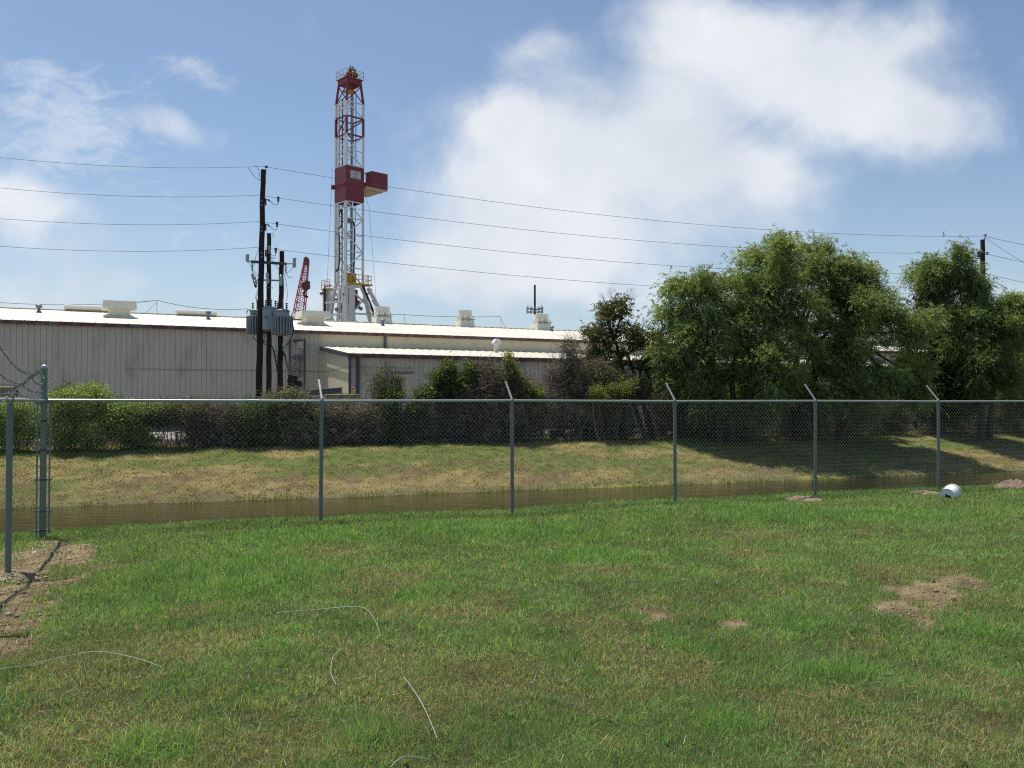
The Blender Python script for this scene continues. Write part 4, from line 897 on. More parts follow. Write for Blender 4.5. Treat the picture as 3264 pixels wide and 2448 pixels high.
# ================================================================= drilling rig
def build_rig():
    Z = 130.0; k = Z / F_
    def zz(py): return P(1110, py, Z).z
    va = math.radians(-10.4)
    def rot(a): return Vector((math.cos(a), math.sin(a), 0))
    sa = math.radians(33 + 10.4)
    r = rot(sa); l = Vector((-r.y, r.x, 0)); S = 2.92
    K = P(1103, 900, Z); K.z = 0
    def Q(a, b, z): return K + r * a + l * b + UP * z
    o = empty('drilling_rig', Q(S / 2, S / 2, 0), 'tall white and maroon drilling rig mast rising behind the warehouse roof', 'drilling rig')
    def legs(mb, z0, z1, w=.26):
        for a, b in ((0, 0), (S, 0), (0, S), (S, S)): mb.bar(Q(a, b, z0), Q(a, b, z1), w, w, r)
    bays = [(zz(1030), zz(905)), (zz(905), zz(640)), (zz(524), zz(425)), (zz(367), zz(320))]
    # white mast
    W = MB(); legs(W, zz(905), zz(640)); legs(W, zz(524), zz(425)); legs(W, zz(367), zz(320))
    def face(mb, z0, z1, A, B, n, flip=False, t=.15):
        H = (z1 - z0) / n
        for i in range(n + 1): mb.bar(A(z0 + i * H), B(z0 + i * H), t, t)
        for i in range(n):
            p, q = (A, B) if (i % 2 == 0) != flip else (B, A); mb.bar(p(z0 + i * H), q(z0 + (i + 1) * H), t, t)
    fr = (lambda z: Q(0, 0, z), lambda z: Q(S, 0, z)); bk = (lambda z: Q(0, S, z), lambda z: Q(S, S, z)); lf = (lambda z: Q(0, 0, z), lambda z: Q(0, S, z)); rt = (lambda z: Q(S, 0, z), lambda z: Q(S, S, z))
    for (z0, z1, n) in ((zz(905), zz(640), 5), (zz(524), zz(425), 2), (zz(367), zz(320), 1)):
        face(W, z0, z1, fr[0], fr[1], n, True); face(W, z0, z1, bk[0], bk[1], n, False, .12); face(W, z0, z1, lf[0], lf[1], n, True, .13)
    # broad plate chords on the left face
    for (z0, z1) in ((zz(905), zz(640)), (zz(524), zz(425)), (zz(425), zz(367)), (zz(367), zz(320))):
        W.bar(Q(0, .34, z0), Q(0, .34, z1), .08, .5, l); W.bar(Q(0, S - .75, z0), Q(0, S - .75, z1), .08, .28, l); W.bar(Q(0.5, S, z0), Q(.5, S, z1), .3, .3, r)
    W.build('mast', RIGW, o)
    R = MB(); legs(R, zz(425), zz(367), .27)
    for z in (zz(425), zz(367)):
        R.bar(Q(0, 0, z), Q(S, 0, z), .2); R.bar(Q(0, 0, z), Q(0, S, z), .2); R.bar(Q(0, S, z), Q(S, S, z), .16); R.bar(Q(S, 0, z), Q(S, S, z), .16)
    R.bar(Q(S, 0, zz(372)), Q(0, 0, zz(418)), .17); R.bar(Q(0, S, zz(372)), Q(S, S, zz(418)), .14); R.bar(Q(0, 0, zz(372)), Q(0, S * .9, zz(420)), .14)
    R.build('maroon_mast_section', RIGR, o)
    # crown
    C = MB(); i_ = .28
    for a, b in ((0, 0), (S, 0), (0, S), (S, S)):
        ta, tb = (i_ if a == 0 else S - i_), (i_ if b == 0 else S - i_); C.bar(Q(a, b, zz(320)), Q(ta, tb, zz(257)), .26, .26, r)
    for (A, B) in ((Q(0, 0, zz(318)), Q(S - i_, i_, zz(262))), (Q(S, 0, zz(318)), Q(i_, i_, zz(262))), (Q(0, S, zz(318)), Q(i_, i_, zz(262))), (Q(0, 0, zz(318)), Q(i_, S - i_, zz(262))), (Q(S, S, zz(318)), Q(i_, S - i_, zz(262))), (Q(0, S, zz(318)), Q(S - i_, S - i_, zz(262)))): C.bar(A, B, .12)
    C.build('crown_legs', RIGR, o)
    C = MB(); C.box(Q(S / 2, S / 2, zz(250)), (S - .3, S - .4, .8), r, l, UP); C.box(Q(S / 2, S / 2, zz(240)), (S - .1, S - .1, .10), r, l, UP); C.box(Q(S / 2, S * .4, zz(229)), (1.0, 2.3, .55), r, l, UP); C.bar(Q(.2, -.1, zz(236)), Q(1.0, S * .6, zz(231)), .5); cr = C.build('crown_block', RIGR, o)
    C = MB(); C.bar(Q(1.0, .7, zz(238)), Q(1.0, .7, zz(210)), .42); C.bar(Q(1.0, .7, zz(210)), Q(1.9, .7, zz(209)), .30); C.bar(Q(1.9, .7, zz(209)), Q(1.9, .7, zz(238)), .18); C.bar(Q(1.0, .7, zz(223)), Q(1.9, .7, zz(222)), .12); C.build('beacon_frame', mat('brick_red', (.25, .06, .04), .6), cr)
    C = MB(); 
    for a in (1.1, 1.5): C.path([Q(a, .7, zz(210)), Q(a, .7, zz(201))], .06, 6); C.lathe(Q(a, .7, zz(204)), [(.05, 0), (.12, .05), (.1, .2)], 8)
    C.build('lightning_rod', BLACKM, cr)
    Y = MB(); C2 = MB()
    def rail(mb, pts, z0, h, post=1.0, t=.055):
        for i in range(len(pts) - 1):
            A, B = pts[i], pts[i + 1]; L = math.dist(A, B); n = max(1, int(round(L / post)))
            for zt in (z0 + h, z0 + h * .5, z0 + .06): mb.bar(Q(A[0], A[1], zt), Q(B[0], B[1], zt), t)
            for j in range(n + 1):
                q = (A[0] + (B[0] - A[0]) * j / n, A[1] + (B[1] - A[1]) * j / n); mb.bar(Q(q[0], q[1], z0), Q(q[0], q[1], z0 + h), t, t, r)
    rail(Y, [(.0, S), (.0, .0), (S, .0), (S, S), (.0, S)], zz(242), 1.25, 1.1, .05); Y.build('crown_handrail', mat('cream_rail', (.62, .50, .22), .5), o)
    Y = MB(); Y.box(Q(1.3, .9, zz(231)), (.8, .5, .55), r, l, UP); rail(Y, [(.9, .5), (1.9, .5)], zz(241), .9, .5, .07); Y.box(Q(S / 2, S / 2, zz(278)), (1.5, 1.2, .3), r, l, UP); Y.build('crown_sheave_guard', RIGY, o)
    # wind wall around the racking board, with its sign
    zt, zb = zz(526), zz(638); e = .10; B = MB()
    B.box(Q(S / 2, -e, (zt + zb) / 2), (S + 2 * e, .06, zt - zb), r, l, UP); B.box(Q(-e, S / 2, (zt + zb) / 2), (.06, S + 2 * e, zt - zb), r, l, UP); B.box(Q(S / 2, S + e, (zt + zb) / 2), (S, .06, zt - zb), r, l, UP); B.box(Q(S + e, S / 2, (zt + zb) / 2), (.06, S - .2, zt - zb), r, l, UP)
    B.bar(Q(-e - .1, -e, zz(583)), Q(-e - .1, S + .3, zz(583)), .14); B.bar(Q(-e - .1, -e + .2, zz(589)), Q(-e - .1, S + .4, zz(589)), .14); B.box(Q(-.3, S + .3, zz(586)), (.4, .4, .6), r, l, UP); B.build('wind_wall', RIGR, o)
    # sign
    s0, s1 = 1114, 1147; a0 = (s0 - 1103) / 54 * S; a1 = (s1 - 1103) / 54 * S; zs1, zs0 = zz(540), zz(565)
    B = MB(); B.box(Q((a0 + a1) / 2, -e - .05, (zs0 + zs1) / 2), (a1 - a0, .04, zs1 - zs0), r, l, UP); sg = B.build('sign_board', mat('sign_grey_white', (.55, .55, .55), .5), o)
    ca, cz = (a0 + a1) / 2, zs1 - .40
    def swoosh(t0, t1, m, nm):
        pts_o, pts_i = [], []
        for i in range(13):
            t = t0 + (t1 - t0) * i / 12; w = .13 * math.sin(math.pi * (i / 12) ** .8) + .015
            pts_o.append((ca + .26 * math.cos(t), cz + .26 * math.sin(t))); pts_i.append((ca + (.26 - w) * math.cos(t), cz + (.26 - w) * math.sin(t)))
        poly = pts_o + pts_i[::-1]; B = MB(); n = len(pts_o)
        vs = [Q(a, -e - .08, z) for a, z in pts_o] + [Q(a, -e - .08, z) for a, z in pts_i]; B.add(vs, [(i, i + 1, n + i + 1, n + i) for i in range(n - 1)]); B.build(nm, m, sg)
    swoosh(math.radians(-35), math.radians(115), mat('emblem_dark', (.02, .02, .03), .5), 'emblem'); swoosh(math.radians(145), math.radians(295), mat('emblem_red', (.45, .07, .06), .5), 'emblem')
    def text(s, size, z, m):
        t = lettering(s, size, m)
        p = Q(ca, -e - .085, z); M = Matrix((r, UP, r.cross(UP))).transposed().to_4x4(); M.translation = p; t.data.transform(M); place(t, sg)
        return t
    text('RIG 107', .28, zs0 + .08, mat('emblem_dark', (.02, .02, .03), .5))
    # monkeyboard
    a0 = 4.4; Lm = 5.6; zf = P(1183, 597, K.y + (r * a0).y).z; zt2 = P(1183, 545, K.y + (r * a0).y).z
    M_ = MB(); M_.box(Q(a0 + S / 2, -.03, (zf + zt2) / 2), (S + .05, .07, zt2 - zf), r, l, UP)
    M_.box(Q(a0, .75, (zf + zt2) / 2), (.07, 1.5, zt2 - zf), r, l, UP); M_.box(Q(a0, 2.6, zf + .55), (.07, 2.4, 1.0), r, l, UP); M_.box(Q(a0 + S, Lm / 2, (zf + zt2) / 2), (.07, Lm, zt2 - zf), r, l, UP)
    M_.bar(Q(a0, 1.4, zt2 - .08), Q(a0, 3.4, zt2 - .08), .12); M_.bar(Q(a0, 3.4, zf), Q(a0, 3.4, zt2), .12, .12, r); M_.bar(Q(S, 1.5, zt2), Q(a0, 3.4, zt2 - .1), .12); mk = M_.build('racking_board_wall', RIGR, o)
    M_ = MB(); M_.box(Q(a0 + S / 2 - .4, Lm / 2, zf - .06), (S + .9, Lm, .12), r, l, UP)
    for t in (.2, 1.6, 3., 4.4): M_.bar(Q(a0 - .8, t, zf - .18), Q(a0 + S, t, zf - .18), .12)
    M_.box(Q(a0 - .9, 3.2, zf + .5), (1.2, .1, 2.2), r, l, UP)
    M_.build('racking_board_floor', mat('cream_plate', (.66, .58, .42), .7, c2=(.52, .44, .31), scale=2), o)
    # inside: guide pipes, hoses, top drive
    G = MB()
    for a, b, w, z0, z1 in ((.95, 1.7, .16, zz(1020), zz(300)), (1.25, 1.8, .12, zz(1020), zz(300)), (.7, 2.2, .14, zz(1020), zz(300))): G.bar(Q(a, b, z0), Q(a, b, z1), w, w, r)
    G.build('guide_rail', mat('dark_taupe_steel', (.16, .14, .13), .6), o)
    G = MB()
    for a in (1.55, 1.72): G.path([Q(a, 1.2, zz(880)), Q(a, 1.2, zz(290))], .09, 8)
    G.build('blue_pipe', mat('pale_blue_pipe', (.30, .36, .58), .5), o, True)
    G = MB()
    for a, b in ((2.2, 1.0), (2.45, 1.2)): G.path([Q(a, b, zz(700)), Q(a, b, zz(280))], .03, 5)
    G.build('drill_line', BLACKM, o)
    G = MB(); G.path(spline([Q(1.9, .9, zz(870)), Q(2.0, .9, zz(800)), Q(2.05, .9, zz(740)), Q(1.95, .9, zz(706)), Q(1.6, .9, zz(697)), Q(1.4, .9, zz(705))], 6), .13, 8); G.build('hose', BLACK, o, True)
    G = MB(); G.lathe(Q(1.4, .9, zz(706)), [(.1, 0), (.3, .1), (.3, .7), (.1, .8)], 12); G.lathe(Q(.9, .8, zz(706)), [(.15, 0), (.3, .1), (.3, .6), (.1, .7)], 12); G.build('pulley', STEEL, o, True)
    G = MB(); G.path(spline([Q(-.1, 2.2, zz(720)), Q(-.15, 1.6, zz(723)), Q(-.15, 1.05, zz(715)), Q(-.15, 1.0, zz(690)), Q(-.15, 1.15, zz(665)), Q(-.15, 1.5, zz(668)), Q(-.15, 1.6, zz(680))], 7), .10, 7)
    G.path(spline([Q(-.15, 2.6, zz(735)), Q(-.15, 1.9, zz(742)), Q(-.15, 1.6, zz(760)), Q(-.15, 1.5, zz(800)), Q(-.15, 1.7, zz(845)), Q(-.15, 2.6, zz(862))], 7), .10, 7); G.build('hose', BLACK, o, True)
    G = MB(); G.box(Q(1.35, 1.1, (zz(866) + zz(900)) / 2), (1.5, 1.2, zz(866) - zz(900)), r, l, UP); G.box(Q(1.7, .45, zz(872)), (.6, .3, .5), r, l, UP)
    for i in range(4): G.box(Q(.85 + i * .33, .42, zz(885)), (.1, .1, 1.2), r, l, UP)
    G.build('top_drive', RIGY, o)
    # working platform rails
    G = MB(); zf2 = zz(903); rail(G, [(.2, -.9), (S + .9, -.9), (S + .9, 1.2)], zf2, 1.35, .8, .07); G.box(Q(S / 2 + .5, -.4, zf2 - .05), (S + 1.2, 1.2, .18), r, l, UP); G.build('platform_railing', RIGY, o)
    G = MB(); zf3 = zz(914); rail(G, [(-.8, S + .2), (-.8, S + 2.6), (.6, S + 2.6)], zf3, 1.35, .7, .06); G.box(Q(-.1, S + 1.4, zf3 - .05), (1.4, 2.5, .14), r, l, UP); G.build('platform_railing', mat('cream_rail', (.62, .50, .22), .5), o)
    G = MB(); G.bar(Q(-.8, S - .2, zz(906)), Q(-.8, S + 1.6, zz(906)), .18); G.bar(Q(-.8, S + 1.6, zz(906)), Q(-.8, S + 1.6, zz(914)), .18); G.build('red_pipe', mat('orange_red', (.5, .06, .03), .5), o)
    # lower tower: flaring legs and substructure
    G = MB(); z0, z1 = 4.0, zz(905)
    foot = {}
    for a, b, fa, fb in ((0, 0, .1, -.3), (S, 0, S + 3.0, -1.2), (0, S, -1.2, S + 2.2), (S, S, S + 2.4, S + 2.0)):
        G.bar(Q(a, b, z1), Q(fa, fb, z0), .42, .42, r)
    G.bar(Q(.75, -.3, z0), Q(.75, -.3, z1 - .1), .75, .75, r)           # main column
    G.bar(Q(.75, -.3, z1 - .4), Q(-.2, .6, z1 - .2), .5); G.bar(Q(.75, -.3, z1 - .4), Q(2.2, -.6, z1 - .1), .55)
    for py in (1000, 960, 915): G.bar(Q(-1.0 if py > 930 else 0, S + 1.0 if py > 930 else S, zz(py)), Q(.1, -.2, zz(py)), .28); 
    G.bar(Q(.1, -.2, zz(998)), Q(S + 2.2, -.9, zz(998)), .26)
    G.bar(Q(1.2, -.3, zz(990)), Q(S + 1.2, -.6, zz(915)), .22); G.bar(Q(1.1, -.3, zz(930)), Q(S + 2.0, -.9, zz(998)), .24); G.bar(Q(S + 1.3, -.6, zz(950)), Q(S + 2.9, -1.1, zz(998)), .3); G.bar(Q(S + .6, -.5, zz(912)), Q(S + 2.9, -1.1, zz(1000)), .3, .5); G.bar(Q(S + 2.9, -1.1, zz(998)), Q(S + 2.6, -1.1, zz(1030)), .35, .35, r)
    G.bar(Q(S + 2.7, -1.1, zz(1000)), Q(S + 1.4, -.8, zz(1030)), .2)
    G.bar(Q(.0, .8, zz(915)), Q(.3, .4, zz(1030)), .5, .5, r); G.bar(Q(0, 1.6, zz(915)), Q(-.2, 1.8, zz(1030)), .45, .45, r); G.bar(Q(-.3, .1, zz(912)), Q(.5, -.2, zz(1030)), .35, .35, r)
    G.bar(Q(0, 2.4, zz(1000)), Q(-.2, .6, zz(950)), .2); G.bar(Q(0, .5, zz(1000)), Q(-.3, 2.6, zz(1030)), .2); G.bar(Q(0, 2.6, zz(930)), Q(0, 1.2, zz(1000)), .2); G.bar(Q(-.4, S + .6, zz(1000)), Q(-.1, S - .3, zz(1030)), .22)
    G.build('substructure', RIGW, o)
    G = MB(); G.bar(Q(-.6, S + 2.0, 5), Q(-.6, S + 2.0, zz(916)), .42, .42, r); G.box(Q(-.3, S + 1.2, (zz(917) + 8) / 2), (.1, 1.2, zz(917) - 8), r, l, UP); G.build('side_column', RIGW, o)
    G = MB(); G.path([Q(-.9, S + 1.4, 5), Q(-.9, S + 1.45, zz(950)), Q(-.9, S + 1.6, zz(912))], .19, 8); G.path([Q(.4, 1.0, 6), Q(.4, 1.0, zz(912))], .26, 8); G.path([Q(1.9, .6, 6), Q(1.6, .6, zz(930))], .3, 8); G.build('brown_standpipe', mat('dark_brown_pipe', (.05, .03, .025), .7), o, True)
    G = MB(); G.bar(Q(.15, .2, zz(958)), Q(.15, .2, zz(918)), .22, .22, r); G.box(Q(.15, .1, zz(960)), (.5, .3, .8), r, l, UP); G.build('yellow_post', RIGY, o)
    G = MB(); G.box(Q(2.3, .8, zz(965)), (.9, .6, 1.2), r, l, UP); G.box(Q(2.0, 1.0, zz(935)), (1.0, .6, 1.6), r, l, UP); G.build('rusty_winch', mat('orange_brown', (.25, .08, .03), .7), o)
    # service ladder with cage hoops
    G = MB(); A, B = Q(1.9, -1.0, zz(910)), Q(S + 1.4, -1.5, zz(1028)); sd_ = r * .22
    G.bar(A - sd_, B - sd_, .12); G.bar(A + sd_ * .3, B + sd_ * .3, .07); n = 26; G.build('ladder', RIGW, o)
    G = MB()
    for i in range(n): p = A.lerp(B, i / n) + r * .42; G.box(p, (.26, .2, .22), r, l, UP)
    G.build('cable_track', BLACKM, o)
    # flood lamps and guy lines
    for (a, b, py) in ((-.3, 2.2, 951), (-.2, .3, 938), (1.9, -.9, 983), (-.4, 2.0, 985), (-.9, S + 2.5, 927)):
        G = MB(); G.lathe(Q(a, b, zz(py)), [(.28, 0), (.32, .2), (.15, .4)], 10, -l + UP * .3); G.build('flood_lamp', STEEL, o, True)
    G = MB(); G.path([Q(-.4, S + .3, zz(525)), Q(-1.2, S + 1.2, 8)], .022, 4); G.path([Q(S + .2, S, zz(425)), Q(a0 + 1.6, S, zz(640)), Q(a0 + 4.0, S, 7)], .022, 4); G.build('guy_wire', CABLE, o)
    G = MB(); G.bar(Q(-.5, .3, zz(988)), Q(1.0, -1.4, zz(1026)), .16); G.build('white_strut', mat('bright_white_metal', (.74, .74, .72), .4), o)
build_rig()

# ================================================================= crane boom, cell tower
def build_crane():
    Z = 105.0; o = None; T = P(976, 822, Z); BL, BR = P(932, 1003, Z), P(966, 1003, Z); TL, TR = P(969, 832, Z), P(982, 832, Z)
    d = (T - (BL + BR) / 2); low = (BL + BR) / 2 - d * .55; BL2 = low + (BL - BR) / 2 * 1.0; BR2 = low + (BR - BL) / 2 * 1.0
    o = empty('crane', low, 'red lattice boom of a crane seen left of the drilling rig', 'crane')
    mb = MB(); dep = Vector((.1, .9, 0)); C = []
    for (b, t, k) in ((BL, TL, 0), (BR, TR, 0), (BR, TR, 1), (BL, TL, 1)):
        bb = b + (b - t) * .55; p0, p1 = bb + dep * k, t + dep * k * .35; C.append((p0, p1)); mb.bar(p0, p1, .10)
    n = 22
    for q in range(4):
        A, B = C[q], C[(q + 1) % 4]
        for i in range(n):
            t0, t1 = i / n, (i + 1) / n; mb.bar(A[0].lerp(A[1], t0) if i % 2 else B[0].lerp(B[1], t0), B[0].lerp(B[1], t1) if i % 2 else A[0].lerp(A[1], t1), .055)
            if i % 2: mb.bar(A[0].lerp(A[1], t0), B[0].lerp(B[1], t0), .05)
    mb.build('boom', CRANER, o)
    mb = MB(); mb.box((TL + TR) / 2 + Vector((0, .2, -.1)), (.6, .5, .8)); mb.lathe((TL + TR) / 2 + Vector((0, -.1, .3)), [(.22, 0), (.22, .4)], 10, (0, 1, 0)); mb.build('boom_head', RUST, o)
    mb = MB(); c = P(973, 911, Z - .8); mb.lathe(c, [(.5, 0), (.5, .45)], 16, (0, 1, 0)); mb.box(c + Vector((.25, .1, .1)), (.5, .4, .9)); mb.build('hook_block', mat('block_brown', (.09, .03, .025), .7), o)
    mb = MB(); mb.path(spline([c + Vector((.1, .2, -.4)), c + Vector((-.2, .2, -.8)), c + Vector((-.1, .2, -1.2)), c + Vector((.3, .2, -1.3))], 5), .12, 6); mb.build('hook', BLACKM, o)
    mb = MB(); mb.path([T + Vector((-.1, 0, 0)), c + Vector((-.1, 0, .4))], .03, 4); mb.path([P(972, 840, Z), P(950, 1000, Z)], .035, 4); mb.build('hoist_cable', STEEL, o)
    return low
crane_low = build_crane()
def build_crane_base():
    x, y = crane_low.x, crane_low.y; o = [q for q in bpy.data.objects if q.name == 'crane'][0]
    mb = MB(); mb.box((x, y + 2, 2.0), (3.2, 5, 2.0)); mb.box((x, y + 2, .6), (4.4, 6, 1.1)); mb.bar((x, y + .5, 2), crane_low, 1.2); mb.build('crane_body', CRANER, o, bevel=.05)
build_crane_base()
def cell_tower():
    Z = 210.; k = Z / F_; b = P(1705, 1283, Z); o = empty('cell_tower', (b.x, b.y, 0), 'distant dark cell tower pole with a ring of antennas above the roof', 'cell tower')
    zt = P(0, 908, Z).z; zp = P(0, 985, Z).z
    mb = MB(); mb.lathe((b.x, b.y, 0), [(.45, 0), (.26, zp), (.24, zt)], 10); mb.build('pole', mat('dark_green_grey', (.045, .06, .06), .6), o, True)
    mb = MB(); R = 1.75
    for zq in (zp + .1, zp - .7): mb.path([(b.x + R * math.cos(t), b.y + R * math.sin(t), zq) for t in np.linspace(0, 2 * math.pi, 7)], .09, 5)
    for t in np.linspace(0, 2 * math.pi, 4): mb.bar((b.x, b.y, zp - .3), (b.x + R * math.cos(t), b.y + R * math.sin(t), zp), .12)
    mb.build('platform', STEEL, o)
    for i, t in enumerate(np.linspace(0, 2 * math.pi, 12, endpoint=False)):
        p = Vector((b.x + 1.9 * math.cos(t), b.y + 1.9 * math.sin(t), zp - .2)); mb = MB(); mb.box(p, (.18, .3, 1.9 if i % 2 else 1.5)); mb.build('antenna_panel', mat('antenna_grey', (.33, .36, .38), .5), o)
cell_tower()
# ================================================================= vegetation
def unit(n, g=RNG):
    v = g.normal(size=(n, 3)); return v / np.linalg.norm(v, axis=1, keepdims=True)
def leafmesh(name, C, Dr, L, Wd, col, parent, mtl):
    """one small pointed leaf per point"""
    n = len(C); Dr = Dr / np.linalg.norm(Dr, axis=1, keepdims=True); s = np.cross(Dr, unit(n)); s /= np.linalg.norm(s, axis=1, keepdims=True) + 1e-9
    L = L[:, None]; Wd = Wd[:, None]
    V = np.stack([C, C + Dr * L * .45 + s * Wd / 2, C + Dr * L, C + Dr * L * .45 - s * Wd / 2], 1)
    return mesh_np(name, V, np.arange(4 * n).reshape(-1, 4), mtl, parent, col=np.repeat(col, 4, 0))
def twigs_np(P0, P1, bend, r0, r1, col, seg=4):
    """many thin three sided twigs as one array"""
    n = len(P0); T = np.linspace(0, 1, seg + 1)[None, :, None]
    C = P0[:, None] * (1 - T) + P1[:, None] * T + bend[:, None] * (4 * T * (1 - T))
    d = (P1 - P0); d /= np.linalg.norm(d, axis=1, keepdims=True) + 1e-9
    a = np.cross(d, unit(n)); a /= np.linalg.norm(a, axis=1, keepdims=True) + 1e-9; b = np.cross(d, a)
    r = (r0[:, None] * (1 - T[..., 0]) + r1[:, None] * T[..., 0])[..., None]
    V = np.zeros((n, seg + 1, 3, 3), np.float32)
    for q in range(3):
        t = 2 * math.pi * q / 3; V[:, :, q] = C + (a[:, None] * math.cos(t) + b[:, None] * math.sin(t)) * r
    idx = np.arange(n * (seg + 1) * 3).reshape(n, seg + 1, 3); F = []
    for q in range(3):
        q2 = (q + 1) % 3; F.append(np.stack([idx[:, :-1, q], idx[:, :-1, q2], idx[:, 1:, q2], idx[:, 1:, q]], -1).reshape(-1, 4))
    return V.reshape(-1, 3), np.concatenate(F), np.repeat(col, (seg + 1) * 3, 0)
def lobes_world(lobes, Y):
    out = []
    for (px, py, rx, ry, *dz) in lobes:
        py += 20 if py < 1150 else 6; rx *= .95; ry *= .95; k = Y / F_; off = dz[0] if dz else 0.; c = P(px, py, Y + off); out.append((np.array(c), rx * k, ry * k, min(rx * k * 1.35, 3.3)))
    return out
def tree(name, label, cat, lobes, Y, trunks, nleaf, pal, wts, group=None, leafL=.125, leafW=.034, strand=.6, droop=.5, cluster_r=.30, cl_per=30, gap=.30, twigcol=(.07, .06, .04), seed=1, tr=.16):
    g = np.random.default_rng(seed); lw = lobes_world(lobes, Y); b = P(trunks[0][0], 1400, Y); b = Vector((b.x, Y, hgt(b.x, Y)))
    o = empty(name, b, label, cat, group)
    # clusters
    CC = []; OUT = []; LOB = []
    for li, (c, rx, rz, ry) in enumerate(lw):
        n = max(8, int(cl_per * (rx * rz) / 4.0)); v = unit(n, g); f = g.uniform(.2, 1.0, n) ** .6 * .93; q = c + v * f[:, None] * np.array([rx, ry, rz])
        CC.append(q); OUT.append(v); LOB += [li] * n
    CC = np.concatenate(CC); OUT = np.concatenate(OUT); LOB = np.array(LOB)
    # limbs
    mb = MB(); tips = []
    for ti, (px, py) in enumerate(trunks):
        base = Vector((XX(px, Y), Y + (.5 * (ti % 2) - .2), 0)); base.z = hgt(base.x, base.y) - .15; fork = P(py[0], py[1], Y + (.4 * (ti % 2)))
        mid = base.lerp(fork, .5) + Vector((g.uniform(-.15, .15), 0, 0)); pts = spline([base, mid, fork], 6); mb.path(pts, [tr * (1.25 - .6 * i / (len(pts) - 1)) for i in range(len(pts))], 9); tips.append(fork)
    for li, (c, rx, rz, ry) in enumerate(lw):
        cv = Vector(c); f = min(tips, key=lambda q: (q - cv).length + (2 if q.z > cv.z + 1 else 0)); d = cv - f; end = cv + Vector((0, 0, rz * .35)) + Vector((d.x, 0, 0)).normalized() * rx * .3
        m = f.lerp(end, .5) + Vector((g.uniform(-.2, .2), g.uniform(-.3, .3), -.12 * d.length + .2)); pts = spline([f, m, end], 7); mb.path(pts, [max(.018, tr * .5 * (1 - i / (len(pts) - 1)) ** .8 + .015) for i in range(len(pts))], 6)
    mb.build('trunk', BARK, o, True)
    lc = np.array([l[0] for l in lw]); k = len(CC)
    st = lc[LOB] + g.normal(size=(k, 3)) * .12 - np.array([0, 0, .15]); V, F, c = twigs_np(st, CC, g.normal(size=(k, 3)) * .10 + np.array([0, 0, .10]), np.full(k, .017), np.full(k, .006), np.tile(np.array(twigcol), (k, 1)))
    mesh_np('branchwork', V, F, TWIG, o, col=c)
    # leafy strands
    ns = nleaf // 14; ci = g.integers(0, k, ns); s = CC[ci] + g.normal(size=(ns, 3)) * cluster_r * np.array([1, 1, .8]); dirv = OUT[ci] * .7 + unit(ns, g) * .7 + np.array([0, 0, .25]); dirv /= np.linalg.norm(dirv, axis=1, keepdims=True)
    SL = g.uniform(.35, 1.15, ns) * strand; t = (np.arange(14) + .5) / 14
    T = t[None, :, None]; C = s[:, None] + dirv[:, None] * T * SL[:, None, None] + np.array([0, 0, -1.0]) * (T ** 2) * droop * SL[:, None, None] + g.normal(size=(ns, 14, 3)) * .02
    tan = dirv[:, None] + np.array([0, 0, -2.0]) * T * droop + g.normal(size=(ns, 14, 3)) * .55
    C = C.reshape(-1, 3); tan = tan.reshape(-1, 3); n = len(C)
    shade = g.uniform(.75, 1.25, k)[ci]; cp = pick(ns, pal, np.tile(wts, (ns, 1))) * shade[:, None]; col = np.repeat(cp, 14, 0) * g.uniform(.8, 1.2, (n, 1))
    ok = C[:, 2] > height(C[:, 0], C[:, 1]) + .02
    leafmesh('crown', C[ok], tan[ok], g.uniform(.7, 1.3, n)[ok] * leafL, g.uniform(.7, 1.3, n)[ok] * leafW, col[ok], o, LEAF_W if 'willow' in name else LEAF_B)
    return o
WPAL = [(.18, .25, .085), (.26, .32, .13), (.125, .18, .065), (.32, .34, .16), (.09, .12, .05)]; WW = [1, .9, .7, .35, .3]
DPAL = [(.030, .055, .020), (.050, .080, .028), (.085, .105, .045), (.02, .035, .015)]; DW = [1, 1, .5, .6]
def Yb(px, d): return bankY(px, d)
G = 'willow trees on the far bank'
tree('willow_tree', 'leftmost willow of the far bank, with a rounded outlying top on its left side', 'tree',
     [(2190, 880, 62, 62), (2150, 985, 62, 60), (2225, 960, 80, 75), (2290, 935, 80, 60), (2220, 1060, 105, 80), (2330, 1040, 110, 95), (2260, 1140, 110, 70), (2390, 940, 90, 85), (2440, 850, 105, 85), (2480, 785, 72, 40), (2400, 1130, 130, 90), (2500, 950, 110, 110), (2330, 1230, 130, 70), (2460, 1240, 120, 65), (2130,1130,50,50), (2200, 1205, 80, 50), (2250, 1290, 90, 40), (2400, 1310, 110, 40)],
     Yb(2350, 20.9), [(2330, (2330, 1180)), (2400, (2420, 1150)), (2290, (2270, 1170))], 250000, WPAL, WW, G, seed=3)
tree('willow_tree', 'broad middle willow with two feathery tops and low drooping branches at its right', 'tree',
     [(2560, 830, 75, 60), (2650, 815, 58, 55), (2690, 860, 70, 70), (2590, 930, 120, 95), (2700, 960, 110, 95), (2765, 880, 50, 58), (2775, 960, 52, 55), (2760, 1040, 90, 60), (2620, 1060, 130, 80), (2530, 1120, 120, 90), (2700, 1130, 110, 80), (2640, 1220, 130, 70), (2860, 1000, 62, 34), (2935, 1025, 58, 42), (2790, 1200, 80, 40), (2870, 1190, 70, 48), (2920, 1240, 30, 40), (2760, 1255, 70, 30), (2560, 1290, 120, 50), (2700, 1300, 120, 40)],
     Yb(2650, 21.0), [(2600, (2600, 1100)), (2680, (2710, 1060)), (2540, (2540, 1080))], 255000, WPAL, [1, 1, .6, .45, .2], G, seed=4)
